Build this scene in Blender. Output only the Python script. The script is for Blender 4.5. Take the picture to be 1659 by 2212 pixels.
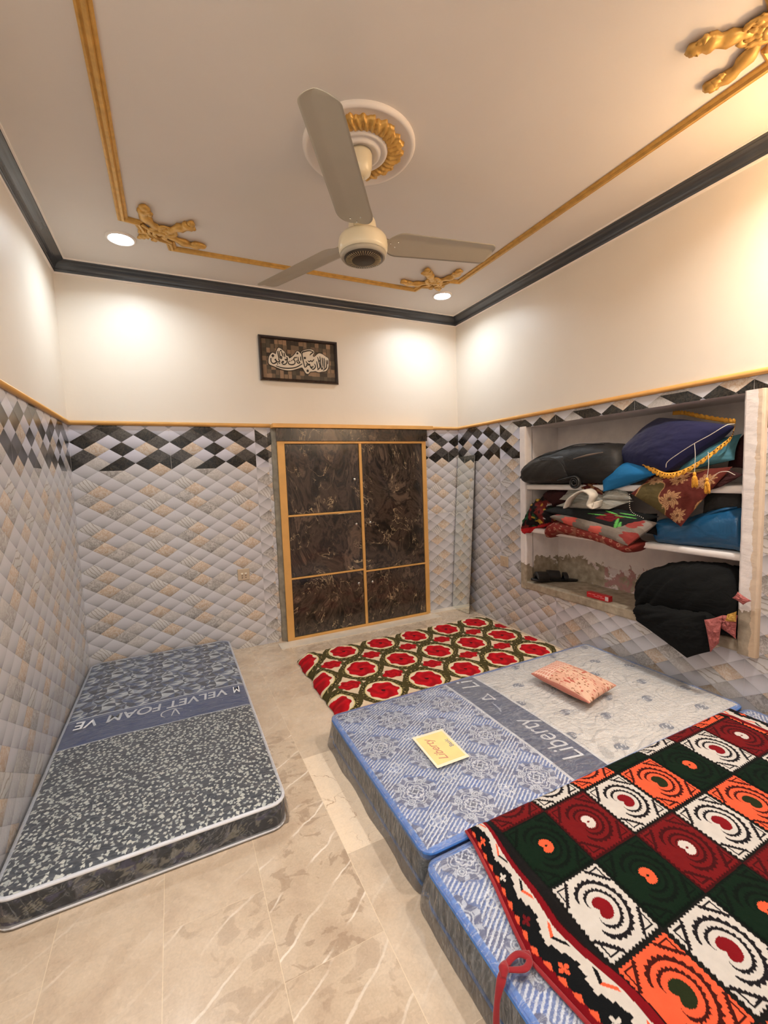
import bpy, math, random
import numpy as np
from mathutils import Vector, Matrix

for _o in list(bpy.data.objects):
    bpy.data.objects.remove(_o)
S = bpy.context.scene
COL = S.collection
PI = math.pi

# ------------------------------------------------------------------ camera, world, lights, exposure
F_PX, YAW, PITCH, ROLL = 948.609, 0.447109, 0.0842757, -0.0363436
CAM = Vector((0.593959, -3.557186, 1.334))
W, D, Z = 3.12446, 3.36, 2.7774          # room width, depth, ceiling height
ZC, ZD, ZB = 2.7124, 1.757, 1.429        # cove bottom, dado rail, bottom of the dark tile band

fwd = Vector((math.sin(YAW) * math.cos(PITCH), math.cos(YAW) * math.cos(PITCH), -math.sin(PITCH)))
rgt = Vector((math.cos(YAW), -math.sin(YAW), 0))
upv = rgt.cross(fwd)
r2 = rgt * math.cos(ROLL) + upv * math.sin(ROLL)
u2 = upv * math.cos(ROLL) - rgt * math.sin(ROLL)
cam_data = bpy.data.cameras.new('camera')
cam = bpy.data.objects.new('camera', cam_data)
COL.objects.link(cam)
cam.matrix_world = Matrix(((r2.x, u2.x, -fwd.x, CAM.x), (r2.y, u2.y, -fwd.y, CAM.y), (r2.z, u2.z, -fwd.z, CAM.z), (0, 0, 0, 1)))
cam_data.sensor_fit = 'VERTICAL'
cam_data.sensor_height = 36
cam_data.lens = F_PX / 2212 * 36
cam_data.clip_start = 0.01
S.camera = cam

S.view_settings.view_transform = 'Standard'
S.view_settings.look = 'None'
S.view_settings.gamma = 1
S.view_settings.use_curve_mapping = False
S.view_settings.exposure = 0.50

world = bpy.data.worlds.new('world')
S.world = world
world.use_nodes = True
world.node_tree.nodes['Background'].inputs[0].default_value = (1.0, 0.95, 0.88, 1)
world.node_tree.nodes['Background'].inputs[1].default_value = 0.7

def lamp(name, kind, loc, energy, color, size=0.1, rot=(0, 0, 0), parent=None, spread=None):
    d = bpy.data.lights.new(name, kind)
    d.energy = energy
    d.color = color
    if kind == 'AREA':
        d.shape = 'DISK'; d.size = size
        if spread: d.spread = spread
    elif kind == 'POINT':
        d.shadow_soft_size = size
    o = bpy.data.objects.new(name, d)
    COL.objects.link(o)
    o.location = loc
    o.rotation_euler = rot
    if parent: o.parent = parent
    return o

LED_W, LED_C = 4.4, (0.84, 0.93, 1.0)
LED2_W, LED2_C = 15.5, (0.98, 0.95, 0.92)
BULB_W, BULB_C = 13.0, (1.0, 0.60, 0.26)
S.cycles.max_bounces = 10
S.cycles.transparent_max_bounces = 12
S.cycles.diffuse_bounces = 5
S.cycles.use_denoising = True
S.cycles.sample_clamp_indirect = 6

# ------------------------------------------------------------------ helpers
def s2l(c):
    c = np.asarray(c, float)
    return np.where(c <= 0.04045, c / 12.92, ((c + 0.055) / 1.055) ** 2.4)

def rgb(r, g, b):
    v = s2l(np.array([r, g, b]) / 255.0)
    return (float(v[0]), float(v[1]), float(v[2]), 1.0)

def link(o, parent=None):
    COL.objects.link(o)
    if parent is not None:
        o.parent = parent
    return o

def tag(o, label=None, cat=None, group=None, kind=None):
    if label: o['label'] = label
    if cat: o['category'] = cat
    if group: o['group'] = group
    if kind: o['kind'] = kind
    return o

def empty(name, loc, label, cat, group=None, rz=0.0):
    o = bpy.data.objects.new(name, None)
    o.empty_display_size = 0.05
    COL.objects.link(o)
    o.location = loc
    o.rotation_euler = (0, 0, rz)
    return tag(o, label, cat, group)

def finish(o, parent):
    # geometry is written in room coordinates; keep it there when the parent stands elsewhere
    if parent is not None:
        bpy.context.view_layer.update()
        o.parent = parent
        o.matrix_parent_inverse = parent.matrix_world.inverted()
    return o

def mesh(name, verts, faces, mats, parent=None, smooth=False, midx=None, bevel=0, col=None, weld=False):
    me = bpy.data.meshes.new(name)
    me.from_pydata([tuple(map(float, v)) for v in verts], [], [tuple(int(i) for i in f) for f in faces])
    if not isinstance(mats, (list, tuple)): mats = [mats]
    for m in mats: me.materials.append(m)
    if midx is not None:
        me.polygons.foreach_set('material_index', midx)
    if smooth:
        me.polygons.foreach_set('use_smooth', [True] * len(me.polygons))
    me.update()
    o = bpy.data.objects.new(name, me)
    COL.objects.link(o)
    if bevel:
        b = o.modifiers.new('bevel', 'BEVEL'); b.width = bevel; b.segments = 3; b.limit_method = 'ANGLE'
        b.harden_normals = False
    return finish(o, parent)

def grid_mesh(name, P, mat, parent=None, col=None, closed_u=False, closed_v=False, smooth=True, flip=False, extra=None):
    """P[nv,nu,3] grid of points, col[nv,nu,3] sRGB colours stored per point."""
    nv, nu = P.shape[:2]
    idx = np.arange(nv * nu).reshape(nv, nu)
    a = idx
    if closed_u: a = np.concatenate([a, a[:, :1]], 1)
    if closed_v: a = np.concatenate([a, a[:1]], 0)
    q = np.stack([a[:-1, :-1], a[:-1, 1:], a[1:, 1:], a[1:, :-1]], -1).reshape(-1, 4)
    if flip: q = q[:, ::-1]
    co = P.reshape(-1, 3)
    if extra:  # (verts, quads offset to themselves, colours)
        ev, eq, ec = extra
        q = np.concatenate([q, np.asarray(eq) + len(co)])
        co = np.concatenate([co, ev])
    me = bpy.data.meshes.new(name)
    n = len(q)
    me.vertices.add(len(co)); me.vertices.foreach_set('co', co.astype(np.float32).ravel())
    me.loops.add(n * 4); me.loops.foreach_set('vertex_index', q.astype(np.int32).ravel())
    me.polygons.add(n)
    me.polygons.foreach_set('loop_start', np.arange(0, n * 4, 4, dtype=np.int32))
    me.polygons.foreach_set('loop_total', np.full(n, 4, dtype=np.int32))
    me.polygons.foreach_set('use_smooth', np.full(n, smooth, dtype=bool))
    me.update(calc_edges=True)
    me.validate()
    me.materials.append(mat)
    if col is not None:
        c = s2l(np.clip(col.reshape(-1, 3), 0, 1))
        if extra: c = np.concatenate([c, s2l(ec)])
        at = me.color_attributes.new('Col', 'FLOAT_COLOR', 'POINT')
        at.data.foreach_set('color', np.concatenate([c, np.ones((len(c), 1))], 1).astype(np.float32).ravel())
    o = bpy.data.objects.new(name, me)
    COL.objects.link(o)
    return finish(o, parent)

def box_vf(x0, x1, y0, y1, z0, z1):
    v = [(x0, y0, z0), (x1, y0, z0), (x1, y1, z0), (x0, y1, z0), (x0, y0, z1), (x1, y0, z1), (x1, y1, z1), (x0, y1, z1)]
    f = [(0, 3, 2, 1), (4, 5, 6, 7), (0, 1, 5, 4), (1, 2, 6, 5), (2, 3, 7, 6), (3, 0, 4, 7)]
    return v, f

def box(name, x0, x1, y0, y1, z0, z1, mat, parent=None, bevel=0):
    v, f = box_vf(x0, x1, y0, y1, z0, z1)
    return mesh(name, v, f, mat, parent, bevel=bevel)

def boxes(name, L, mat, parent=None, bevel=0):
    V, Fc = [], []
    for b in L:
        v, f = box_vf(*b)
        Fc += [tuple(i + len(V) for i in q) for q in f]
        V += v
    return mesh(name, V, Fc, mat, parent, bevel=bevel)

def lathe(name, prof, center, mat, parent=None, n=64, axis='z'):
    th = np.linspace(0, 2 * PI, n, endpoint=False)
    P = np.zeros((len(prof), n, 3))
    for i, (r, z) in enumerate(prof):
        P[i, :, 0] = center[0] + r * np.cos(th)
        P[i, :, 1] = center[1] + r * np.sin(th)
        P[i, :, 2] = center[2] + z
    return grid_mesh(name, P, mat, parent, closed_u=True)

def catmull(pts, n):
    p = np.asarray(pts, float)
    p = np.vstack([2 * p[0] - p[1], p, 2 * p[-1] - p[-2]])
    out = []
    m = len(p) - 3
    for k in range(n):
        t = k / (n - 1) * m
        i = min(int(t), m - 1); t -= i
        a, b, c, d = p[i:i + 4]
        out.append(0.5 * ((2 * b) + (-a + c) * t + (2 * a - 5 * b + 4 * c - d) * t * t + (-a + 3 * b - 3 * c + d) * t ** 3))
    return np.array(out)

def tube_grid(pts, rad, ns=12, flat=1.0, up=(0, 0, 1)):
    """points along a path with radii; returns P[n,ns,3] (flat: squash along up)."""
    pts = np.asarray(pts, float); n = len(pts)
    rad = np.broadcast_to(np.asarray(rad, float), (n,))
    tan = np.gradient(pts, axis=0)
    tan /= np.linalg.norm(tan, axis=1)[:, None] + 1e-12
    up = np.asarray(up, float)
    P = np.zeros((n, ns, 3))
    for i in range(n):
        s = np.cross(tan[i], up)
        if np.linalg.norm(s) < 1e-4: s = np.cross(tan[i], (1, 0, 0))
        s /= np.linalg.norm(s); w = np.cross(s, tan[i])
        th = np.linspace(0, 2 * PI, ns, endpoint=False)
        P[i] = pts[i] + rad[i] * (np.cos(th)[:, None] * s + flat * np.sin(th)[:, None] * w)
    return P

def capped(P):
    c0 = np.repeat(P[:1].mean(1, keepdims=True), P.shape[1], 1)
    c1 = np.repeat(P[-1:].mean(1, keepdims=True), P.shape[1], 1)
    return np.concatenate([c0, P, c1], 0)

def tube(name, pts, rad, mat, parent=None, n=None, ns=12, flat=1.0, up=(0, 0, 1), smooth_path=True):
    if smooth_path: 
        n = n or len(pts) * 6
        if not np.isscalar(rad):
            rad = np.interp(np.linspace(0, 1, n), np.linspace(0, 1, len(rad)), rad)
        pts = catmull(pts, n)
    return grid_mesh(name, capped(tube_grid(pts, rad, ns, flat, up)), mat, parent, closed_u=True)

def multi(name, grids, mat, parent=None, closed_u=True, col=None):
    """several closed-u grids as one mesh"""
    V, Fc = [], []
    for P in grids:
        nv, nu = P.shape[:2]
        a = np.arange(nv * nu).reshape(nv, nu) + len(V)
        if closed_u: a = np.concatenate([a, a[:, :1]], 1)
        Fc += np.stack([a[:-1, :-1], a[:-1, 1:], a[1:, 1:], a[1:, :-1]], -1).reshape(-1, 4).tolist()
        V += P.reshape(-1, 3).tolist()
    return mesh(name, V, Fc, mat, parent, smooth=True)

class Noise:
    """value noise on numpy arrays"""
    def __init__(self, seed):
        self.g = np.random.RandomState(seed).rand(64, 64)
    def __call__(self, x, y, scale=1.0, octv=1):
        x = np.asarray(x, float) * scale; y = np.asarray(y, float) * scale
        out = 0; amp = 1; tot = 0
        for _ in range(octv):
            xi = np.floor(x).astype(int); yi = np.floor(y).astype(int)
            fx = x - xi; fy = y - yi
            fx = fx * fx * (3 - 2 * fx); fy = fy * fy * (3 - 2 * fy)
            g = self.g
            a = g[yi % 64, xi % 64]; b = g[yi % 64, (xi + 1) % 64]
            c = g[(yi + 1) % 64, xi % 64]; d = g[(yi + 1) % 64, (xi + 1) % 64]
            out = out + amp * ((a * (1 - fx) + b * fx) * (1 - fy) + (c * (1 - fx) + d * fx) * fy)
            tot += amp; amp *= 0.5; x = x * 2.03 + 7.1; y = y * 2.03 + 3.7
        return out / tot - 0.5

class Canvas:
    """a printed cloth: colours on a regular grid covering [x0,x1] x [y0,y1] metres"""
    def __init__(self, x0, x1, y0, y1, step, base):
        self.x0, self.x1, self.y0, self.y1 = x0, x1, y0, y1
        self.w = int(round((x1 - x0) / step)); self.h = int(round((y1 - y0) / step))
        self.X, self.Y = np.meshgrid(x0 + (np.arange(self.w) + .5) * (x1 - x0) / self.w, y0 + (np.arange(self.h) + .5) * (y1 - y0) / self.h)
        self.a = np.zeros((self.h, self.w, 3)); self.a[:] = np.array(base) / 255.0
    def _win(self, xa, xb, ya, yb):
        i0 = max(0, int((xa - self.x0) / (self.x1 - self.x0) * self.w) - 1); i1 = min(self.w, int((xb - self.x0) / (self.x1 - self.x0) * self.w) + 2)
        j0 = max(0, int((ya - self.y0) / (self.y1 - self.y0) * self.h) - 1); j1 = min(self.h, int((yb - self.y0) / (self.y1 - self.y0) * self.h) + 2)
        return slice(j0, max(j0, j1)), slice(i0, max(i0, i1))
    def put(self, win, m, c, al=1.0):
        c = np.array(c) / 255.0
        sub = self.a[win]
        sub[m] = sub[m] * (1 - al) + c * al
    def poly(self, pts, c, al=1.0):
        p = np.asarray(pts, float)
        win = self._win(p[:, 0].min(), p[:, 0].max(), p[:, 1].min(), p[:, 1].max())
        X, Y = self.X[win], self.Y[win]
        if X.size == 0: return
        ins = np.zeros(X.shape, bool)
        n = len(p)
        for i in range(n):
            x1, y1 = p[i]; x2, y2 = p[(i + 1) % n]
            if y1 == y2: continue
            ins ^= ((y1 > Y) != (y2 > Y)) & (X < (x2 - x1) * (Y - y1) / (y2 - y1) + x1)
        self.put(win, ins, c, al)
    def polar(self, cx, cy, R, fn, rot=0.0):
        """fn(r/R, theta) -> list of (mask, colour)"""
        win = self._win(cx - R, cx + R, cy - R, cy + R)
        X, Y = self.X[win] - cx, self.Y[win] - cy
        if X.size == 0: return
        r = np.hypot(X, Y) / R; t = (np.arctan2(Y, X) - rot + PI) % (2 * PI) - PI
        for m, c in fn(r, t):
            self.put(win, m, c)
    def stroke(self, pts, w, c, al=1.0):
        p = np.asarray(pts, float)
        for (x1, y1), (x2, y2) in zip(p[:-1], p[1:]):
            win = self._win(min(x1, x2) - w, max(x1, x2) + w, min(y1, y2) - w, max(y1, y2) + w)
            X, Y = self.X[win], self.Y[win]
            if X.size == 0: continue
            L = (x2 - x1) ** 2 + (y2 - y1) ** 2 + 1e-12
            t = np.clip(((X - x1) * (x2 - x1) + (Y - y1) * (y2 - y1)) / L, 0, 1)
            self.put(win, np.hypot(X - x1 - t * (x2 - x1), Y - y1 - t * (y2 - y1)) < w / 2, c, al)
    def sample(self, x, y):
        i = np.clip(((np.asarray(x) - self.x0) / (self.x1 - self.x0) * self.w).astype(int), 0, self.w - 1)
        j = np.clip(((np.asarray(y) - self.y0) / (self.y1 - self.y0) * self.h).astype(int), 0, self.h - 1)
        return self.a[j, i]

# ------------------------------------------------------------------ materials
class NT:
    """small helper to write node maths as expressions"""
    def __init__(self, name):
        self.m = bpy.data.materials.new(name); self.m.use_nodes = True
        self.t = self.m.node_tree
        self.b = self.t.nodes['Principled BSDF']
        self.out = self.t.nodes['Material Output']
    def n(self, typ, **kw):
        nd = self.t.nodes.new(typ)
        for k, v in kw.items(): setattr(nd, k, v)
        return nd
    def set(self, sock, v):
        if hasattr(v, 'node'): self.t.links.new(v, sock)
        else: sock.default_value = v
    def math(self, op, a, b=None, c=None, clamp=False):
        nd = self.n('ShaderNodeMath', operation=op); nd.use_clamp = clamp
        self.set(nd.inputs[0], a)
        if b is not None: self.set(nd.inputs[1], b)
        if c is not None: self.set(nd.inputs[2], c)
        return nd.outputs[0]
    def mix(self, fac, a, b, blend='MIX'):
        nd = self.n('ShaderNodeMix', data_type='RGBA', blend_type=blend)
        self.set(nd.inputs[0], fac); self.set(nd.inputs[6], a); self.set(nd.inputs[7], b)
        return nd.outputs[2]
    def ramp(self, fac, stops, interp='LINEAR'):
        nd = self.n('ShaderNodeValToRGB'); cr = nd.color_ramp; cr.interpolation = interp
        stops = [(p, (c, c, c, 1) if np.isscalar(c) else c) for p, c in stops]
        cr.elements[0].position = stops[0][0]; cr.elements[0].color = stops[0][1]
        cr.elements[1].position = stops[1][0]; cr.elements[1].color = stops[1][1]
        for p, c in stops[2:]:
            e = cr.elements.new(p); e.color = c
        self.set(nd.inputs[0], fac)
        return nd.outputs[0]
    def noise(self, vec, scale, detail=3, rough=0.5, dist=0.0, out=0):
        nd = self.n('ShaderNodeTexNoise')
        if vec is not None: self.t.links.new(vec, nd.inputs['Vector'])
        nd.inputs['Scale'].default_value = scale; nd.inputs['Detail'].default_value = detail
        nd.inputs['Roughness'].default_value = rough; nd.inputs['Distortion'].default_value = dist
        return nd.outputs[out]
    def mapping(self, vec, loc=(0, 0, 0), rot=(0, 0, 0), scale=(1, 1, 1)):
        nd = self.n('ShaderNodeMapping'); self.t.links.new(vec, nd.inputs[0])
        nd.inputs['Location'].default_value = loc; nd.inputs['Rotation'].default_value = rot; nd.inputs['Scale'].default_value = scale
        return nd.outputs[0]
    def bump(self, h, strength=0.3, dist=0.002, normal=None):
        nd = self.n('ShaderNodeBump'); self.set(nd.inputs['Height'], h)
        nd.inputs['Strength'].default_value = strength; nd.inputs['Distance'].default_value = dist
        if normal is not None: self.t.links.new(normal, nd.inputs['Normal'])
        return nd.outputs[0]
    def obj(self): return self.n('ShaderNodeTexCoord').outputs['Object']
    def uv(self): return self.n('ShaderNodeTexCoord').outputs['UV']
    def P(self, **kw):
        for k, v in kw.items(): self.set(self.b.inputs[k.replace('_', ' ')], v)
        return self.m

def simple(name, c, rough=0.5, metal=0.0, var=0.06, vscale=8.0, bump=0.0, bscale=60.0, bdist=0.001, coat=0.0, sheen=0.0, spec=0.5):
    t = NT(name); o = t.obj()
    nz = t.noise(o, vscale, 3)
    c = np.array(rgb(*c))
    lo = tuple(np.append(np.clip(c[:3] * (1 - var), 0, 1), 1)); hi = tuple(np.append(np.clip(c[:3] * (1 + var), 0, 1), 1))
    t.P(Base_Color=t.ramp(nz, [(0.3, lo), (0.7, hi)]), Roughness=rough, Metallic=metal)
    t.b.inputs['Coat Weight'].default_value = coat
    t.b.inputs['Specular IOR Level'].default_value = spec
    t.b.inputs['Sheen Weight'].default_value = sheen
    if bump: t.set(t.b.inputs['Normal'], t.bump(t.noise(o, bscale, 4), bump, bdist))
    return t.m

def printed(name, rough=0.8, bscale=300.0, bump=0.25, bdist=0.0006, wrinkle=0.0, wscale=14.0, sheen=0.0, spec=0.3, tone_var=0.05):
    t = NT(name); o = t.obj()
    at = t.n('ShaderNodeAttribute', attribute_name='Col')
    nz = t.noise(o, 35, 3)
    f = t.ramp(nz, [(0.3, 1 - tone_var * 2), (0.7, 1.0)])  # random noise mottles the printed colour a little
    t.P(Base_Color=t.mix(1.0, at.outputs['Color'], f, 'MULTIPLY'), Roughness=rough)
    t.b.inputs['Specular IOR Level'].default_value = spec
    t.b.inputs['Sheen Weight'].default_value = sheen
    nrm = t.bump(t.noise(o, bscale, 2), bump, bdist)
    if wrinkle: nrm = t.bump(t.noise(o, wscale, 4, 0.55, 0.6), wrinkle, 0.01, nrm)
    t.set(t.b.inputs['Normal'], nrm)
    return t.m

M = {}
M['paint'] = simple('wall_paint', (234, 225, 211), 0.45, var=0.015, vscale=3, bump=0.25, bscale=14, bdist=0.006)
M['ceiling'] = simple('ceiling_paint', (218, 212, 206), 0.7, var=0.015, vscale=3, bump=0.2, bscale=220, bdist=0.001)
M['white_plaster'] = simple('white_plaster', (236, 228, 220), 0.6, var=0.03, bump=0.3, bscale=60)
M['cove'] = simple('slate_gloss_paint', (62, 66, 72), 0.22, var=0.1, vscale=6, bump=0.15, bscale=25, bdist=0.002, coat=0.3)
M['gold'] = simple('gold_paint', (204, 160, 84), 0.38, metal=0.35, var=0.14, vscale=30, bump=0.3, bscale=90)
M['gold_flat'] = simple('mustard_gold_paint', (222, 170, 98), 0.4, metal=0.15, var=0.05, vscale=12, bump=0.1, bscale=40)
M['fan_cream'] = simple('cream_enamel', (232, 220, 190), 0.3, var=0.02, coat=0.3)
M['fan_blade'] = simple('grey_enamel', (178, 170, 152), 0.42, var=0.03)
M['fan_dark'] = simple('dark_grille', (70, 60, 50), 0.4, metal=0.3)
M['chrome'] = simple('chrome', (225, 225, 220), 0.12, metal=1.0, var=0.02)
M['black_plastic'] = simple('black_plastic', (24, 24, 26), 0.4, var=0.1)
M['rough_cement'] = simple('rough_cement', (150, 140, 122), 0.9, var=0.25, vscale=18, bump=0.8, bscale=50, bdist=0.004)
M['switch'] = simple('beige_switch_plate', (196, 176, 150), 0.35, var=0.02)
M['switch_white'] = simple('ivory_rocker', (236, 230, 215), 0.3, var=0.02)
M['mirror_back'] = simple('mirror_edge', (30, 34, 34), 0.3)

def mirror_mat():
    t = NT('mirror_glass'); o = t.obj()
    t.P(Base_Color=t.ramp(t.noise(o, 2), [(0.3, (0.80, 0.84, 0.81, 1)), (0.7, (0.84, 0.87, 0.84, 1))]), Metallic=1.0, Roughness=0.015)
    return t.m
M['mirror'] = mirror_mat()

def emit(name, c, st):
    t = NT(name); o = t.obj()
    t.P(Base_Color=(1, 1, 1, 1)); t.b.inputs['Emission Color'].default_value = c
    t.set(t.b.inputs['Emission Strength'], t.math('MULTIPLY', t.ramp(t.noise(o, 5), [(0, .95), (1, 1.0)]), st))
    return t.m

# ---- glazed diamond tile with a printed pattern
def tile_mat():
    t = NT('diamond_tile')
    sep = t.n('ShaderNodeSeparateXYZ'); t.t.links.new(t.uv(), sep.inputs[0])
    X, Y = sep.outputs[0], sep.outputs[1]
    A = t.math('DIVIDE', X, 0.1505); B = t.math('DIVIDE', Y, 0.295 / 3)
    p = t.math('ADD', A, B); q = t.math('SUBTRACT', A, B)
    U = t.math('FLOOR', p); V = t.math('FLOOR', q)
    fu = t.math('FRACT', p); fv = t.math('FRACT', q)
    a = t.math('FLOORED_MODULO', t.math('ADD', t.math('ADD', U, V), 1), 8)
    k = t.math('FLOOR', t.math('DIVIDE', t.math('ADD', a, 0.01), 2))
    c = t.math('SUBTRACT', U, V)
    cm = t.math('FLOORED_MODULO', t.math('ADD', c, 0.01), 6); cm = t.math('FLOOR', cm)
    body = {0: (0, 3, 0, 2), 5: (0, 0, 1, 0), 4: (4, 0, 0, 0), 3: (0, 2, 0, 2), 2: (3, 0, 0, 1), 1: (0, 2, 1, 4)}
    band = {0: (0, 5, 0, 2), 1: (5, 1, 5, 5), 2: (7, 6, 6, 7), 3: (6, 2, 5, 2), 4: (5, 6, 6, 7), 5: (6, 7, 7, 5), 6: (6, 5, 6, 6)}
    bl = [body[i][j] for i in range(6) for j in range(4)]
    nl = [band[i][j] for i in range(7) for j in range(4)]
    ib = t.math('DIVIDE', t.math('ADD', t.math('ADD', t.math('MULTIPLY', cm, 4), k), 0.5), 24)
    ic = t.math('DIVIDE', t.math('ADD', t.math('ADD', t.math('MULTIPLY', c, 4), k), 0.5), 28)
    tb = t.ramp(ib, [(i / 24, v / 10) for i, v in enumerate(bl)], 'CONSTANT')
    tn = t.ramp(ic, [(i / 28, v / 10) for i, v in enumerate(nl)], 'CONSTANT')
    isb = t.math('GREATER_THAN', Y, 0.0)
    T = t.math('ADD', t.math('MULTIPLY', tb, t.math('SUBTRACT', 1.0, isb)), t.math('MULTIPLY', tn, isb))
    T = t.math('ADD', T, 0.05)
    cols = [(204, 203, 207), (208, 204, 200), (216, 204, 190), (200, 196, 192), (208, 206, 204), (24, 22, 21), (206, 206, 218), (62, 59, 57)]
    base = t.ramp(T, [(i / 10, rgb(*cc)) for i, cc in enumerate(cols)], 'CONSTANT')
    vein = [(170, 160, 152), (150, 142, 136), (184, 146, 104), (112, 104, 96), (160, 152, 142), (120, 108, 90), (200, 200, 210), (112, 106, 100)]
    vc = t.ramp(T, [(i / 10, rgb(*cc)) for i, cc in enumerate(vein)], 'CONSTANT')
    vs = t.ramp(T, [(0, 0.03), (0.1, 0.42), (0.2, 0.72), (0.3, 0.66), (0.4, 0.0), (0.5, 0.22), (0.6, 0.02), (0.7, 0.6)], 'CONSTANT')
    obj = t.obj()
    n1 = t.noise(obj, 26, 5, 0.6, 1.6)
    vm = t.ramp(n1, [(0.42, 0.0), (0.5, 0.55), (0.53, 1.0), (0.56, 0.25), (0.62, 0.0)])
    n2 = t.noise(obj, 34, 5, 0.6, 1.8)
    sp = t.ramp(n2, [(0.52, 0.0), (0.62, 0.7)])
    vmask = t.math('MULTIPLY', t.math('MAXIMUM', vm, t.math('MULTIPLY', sp, 0.5)), vs)
    wv = t.n('ShaderNodeTexWave', wave_type='BANDS'); t.t.links.new(t.mapping(obj, rot=(0.5, 0.5, 0.4)), wv.inputs[0])
    wv.inputs['Scale'].default_value = 16; wv.inputs['Distortion'].default_value = 5; wv.inputs['Detail'].default_value = 3
    st = t.ramp(wv.outputs[1], [(0.0, 0.9), (0.2, 0.0)])
    is4 = t.math('COMPARE', T, 0.45, 0.02)
    vmask = t.math('MAXIMUM', vmask, t.math('MULTIPLY', st, is4))
    colr = t.mix(vmask, base, vc)
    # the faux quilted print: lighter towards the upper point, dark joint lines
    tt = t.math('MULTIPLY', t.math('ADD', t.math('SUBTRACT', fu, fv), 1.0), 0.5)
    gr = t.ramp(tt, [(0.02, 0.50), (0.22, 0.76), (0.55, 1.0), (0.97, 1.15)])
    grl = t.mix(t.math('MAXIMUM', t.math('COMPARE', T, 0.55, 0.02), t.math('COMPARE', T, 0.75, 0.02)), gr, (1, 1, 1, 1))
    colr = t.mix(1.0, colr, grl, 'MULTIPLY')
    e = t.math('MINIMUM', t.math('MINIMUM', fu, t.math('SUBTRACT', 1.0, fu)), t.math('MINIMUM', fv, t.math('SUBTRACT', 1.0, fv)))
    edge = t.ramp(e, [(0.0, 0.80), (0.035, 1.0)])
    colr = t.mix(1.0, colr, edge, 'MULTIPLY')
    # joints between the tiles
    sx = t.math('FLOORED_MODULO', t.math('ADD', X, 0.001), 0.602)
    jx = t.math('LESS_THAN', sx, 0.002)
    sy = t.math('FLOORED_MODULO', t.math('ADD', Y, 0.0006), 0.295)
    jy = t.math('MULTIPLY', t.math('LESS_THAN', sy, 0.0012), 0.5)
    colr = t.mix(t.math('MULTIPLY', t.math('MAXIMUM', jx, jy), 0.6), colr, rgb(200, 196, 192))
    hp = t.math('MULTIPLY', t.math('SINE', t.math('MULTIPLY', fu, PI)), t.math('SINE', t.math('MULTIPLY', fv, PI)))
    hp = t.math('POWER', hp, 0.5)
    t.P(Base_Color=colr, Roughness=0.2, Normal=t.bump(hp, 0.35, 0.003))
    return t.m
M['tile'] = tile_mat()

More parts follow.
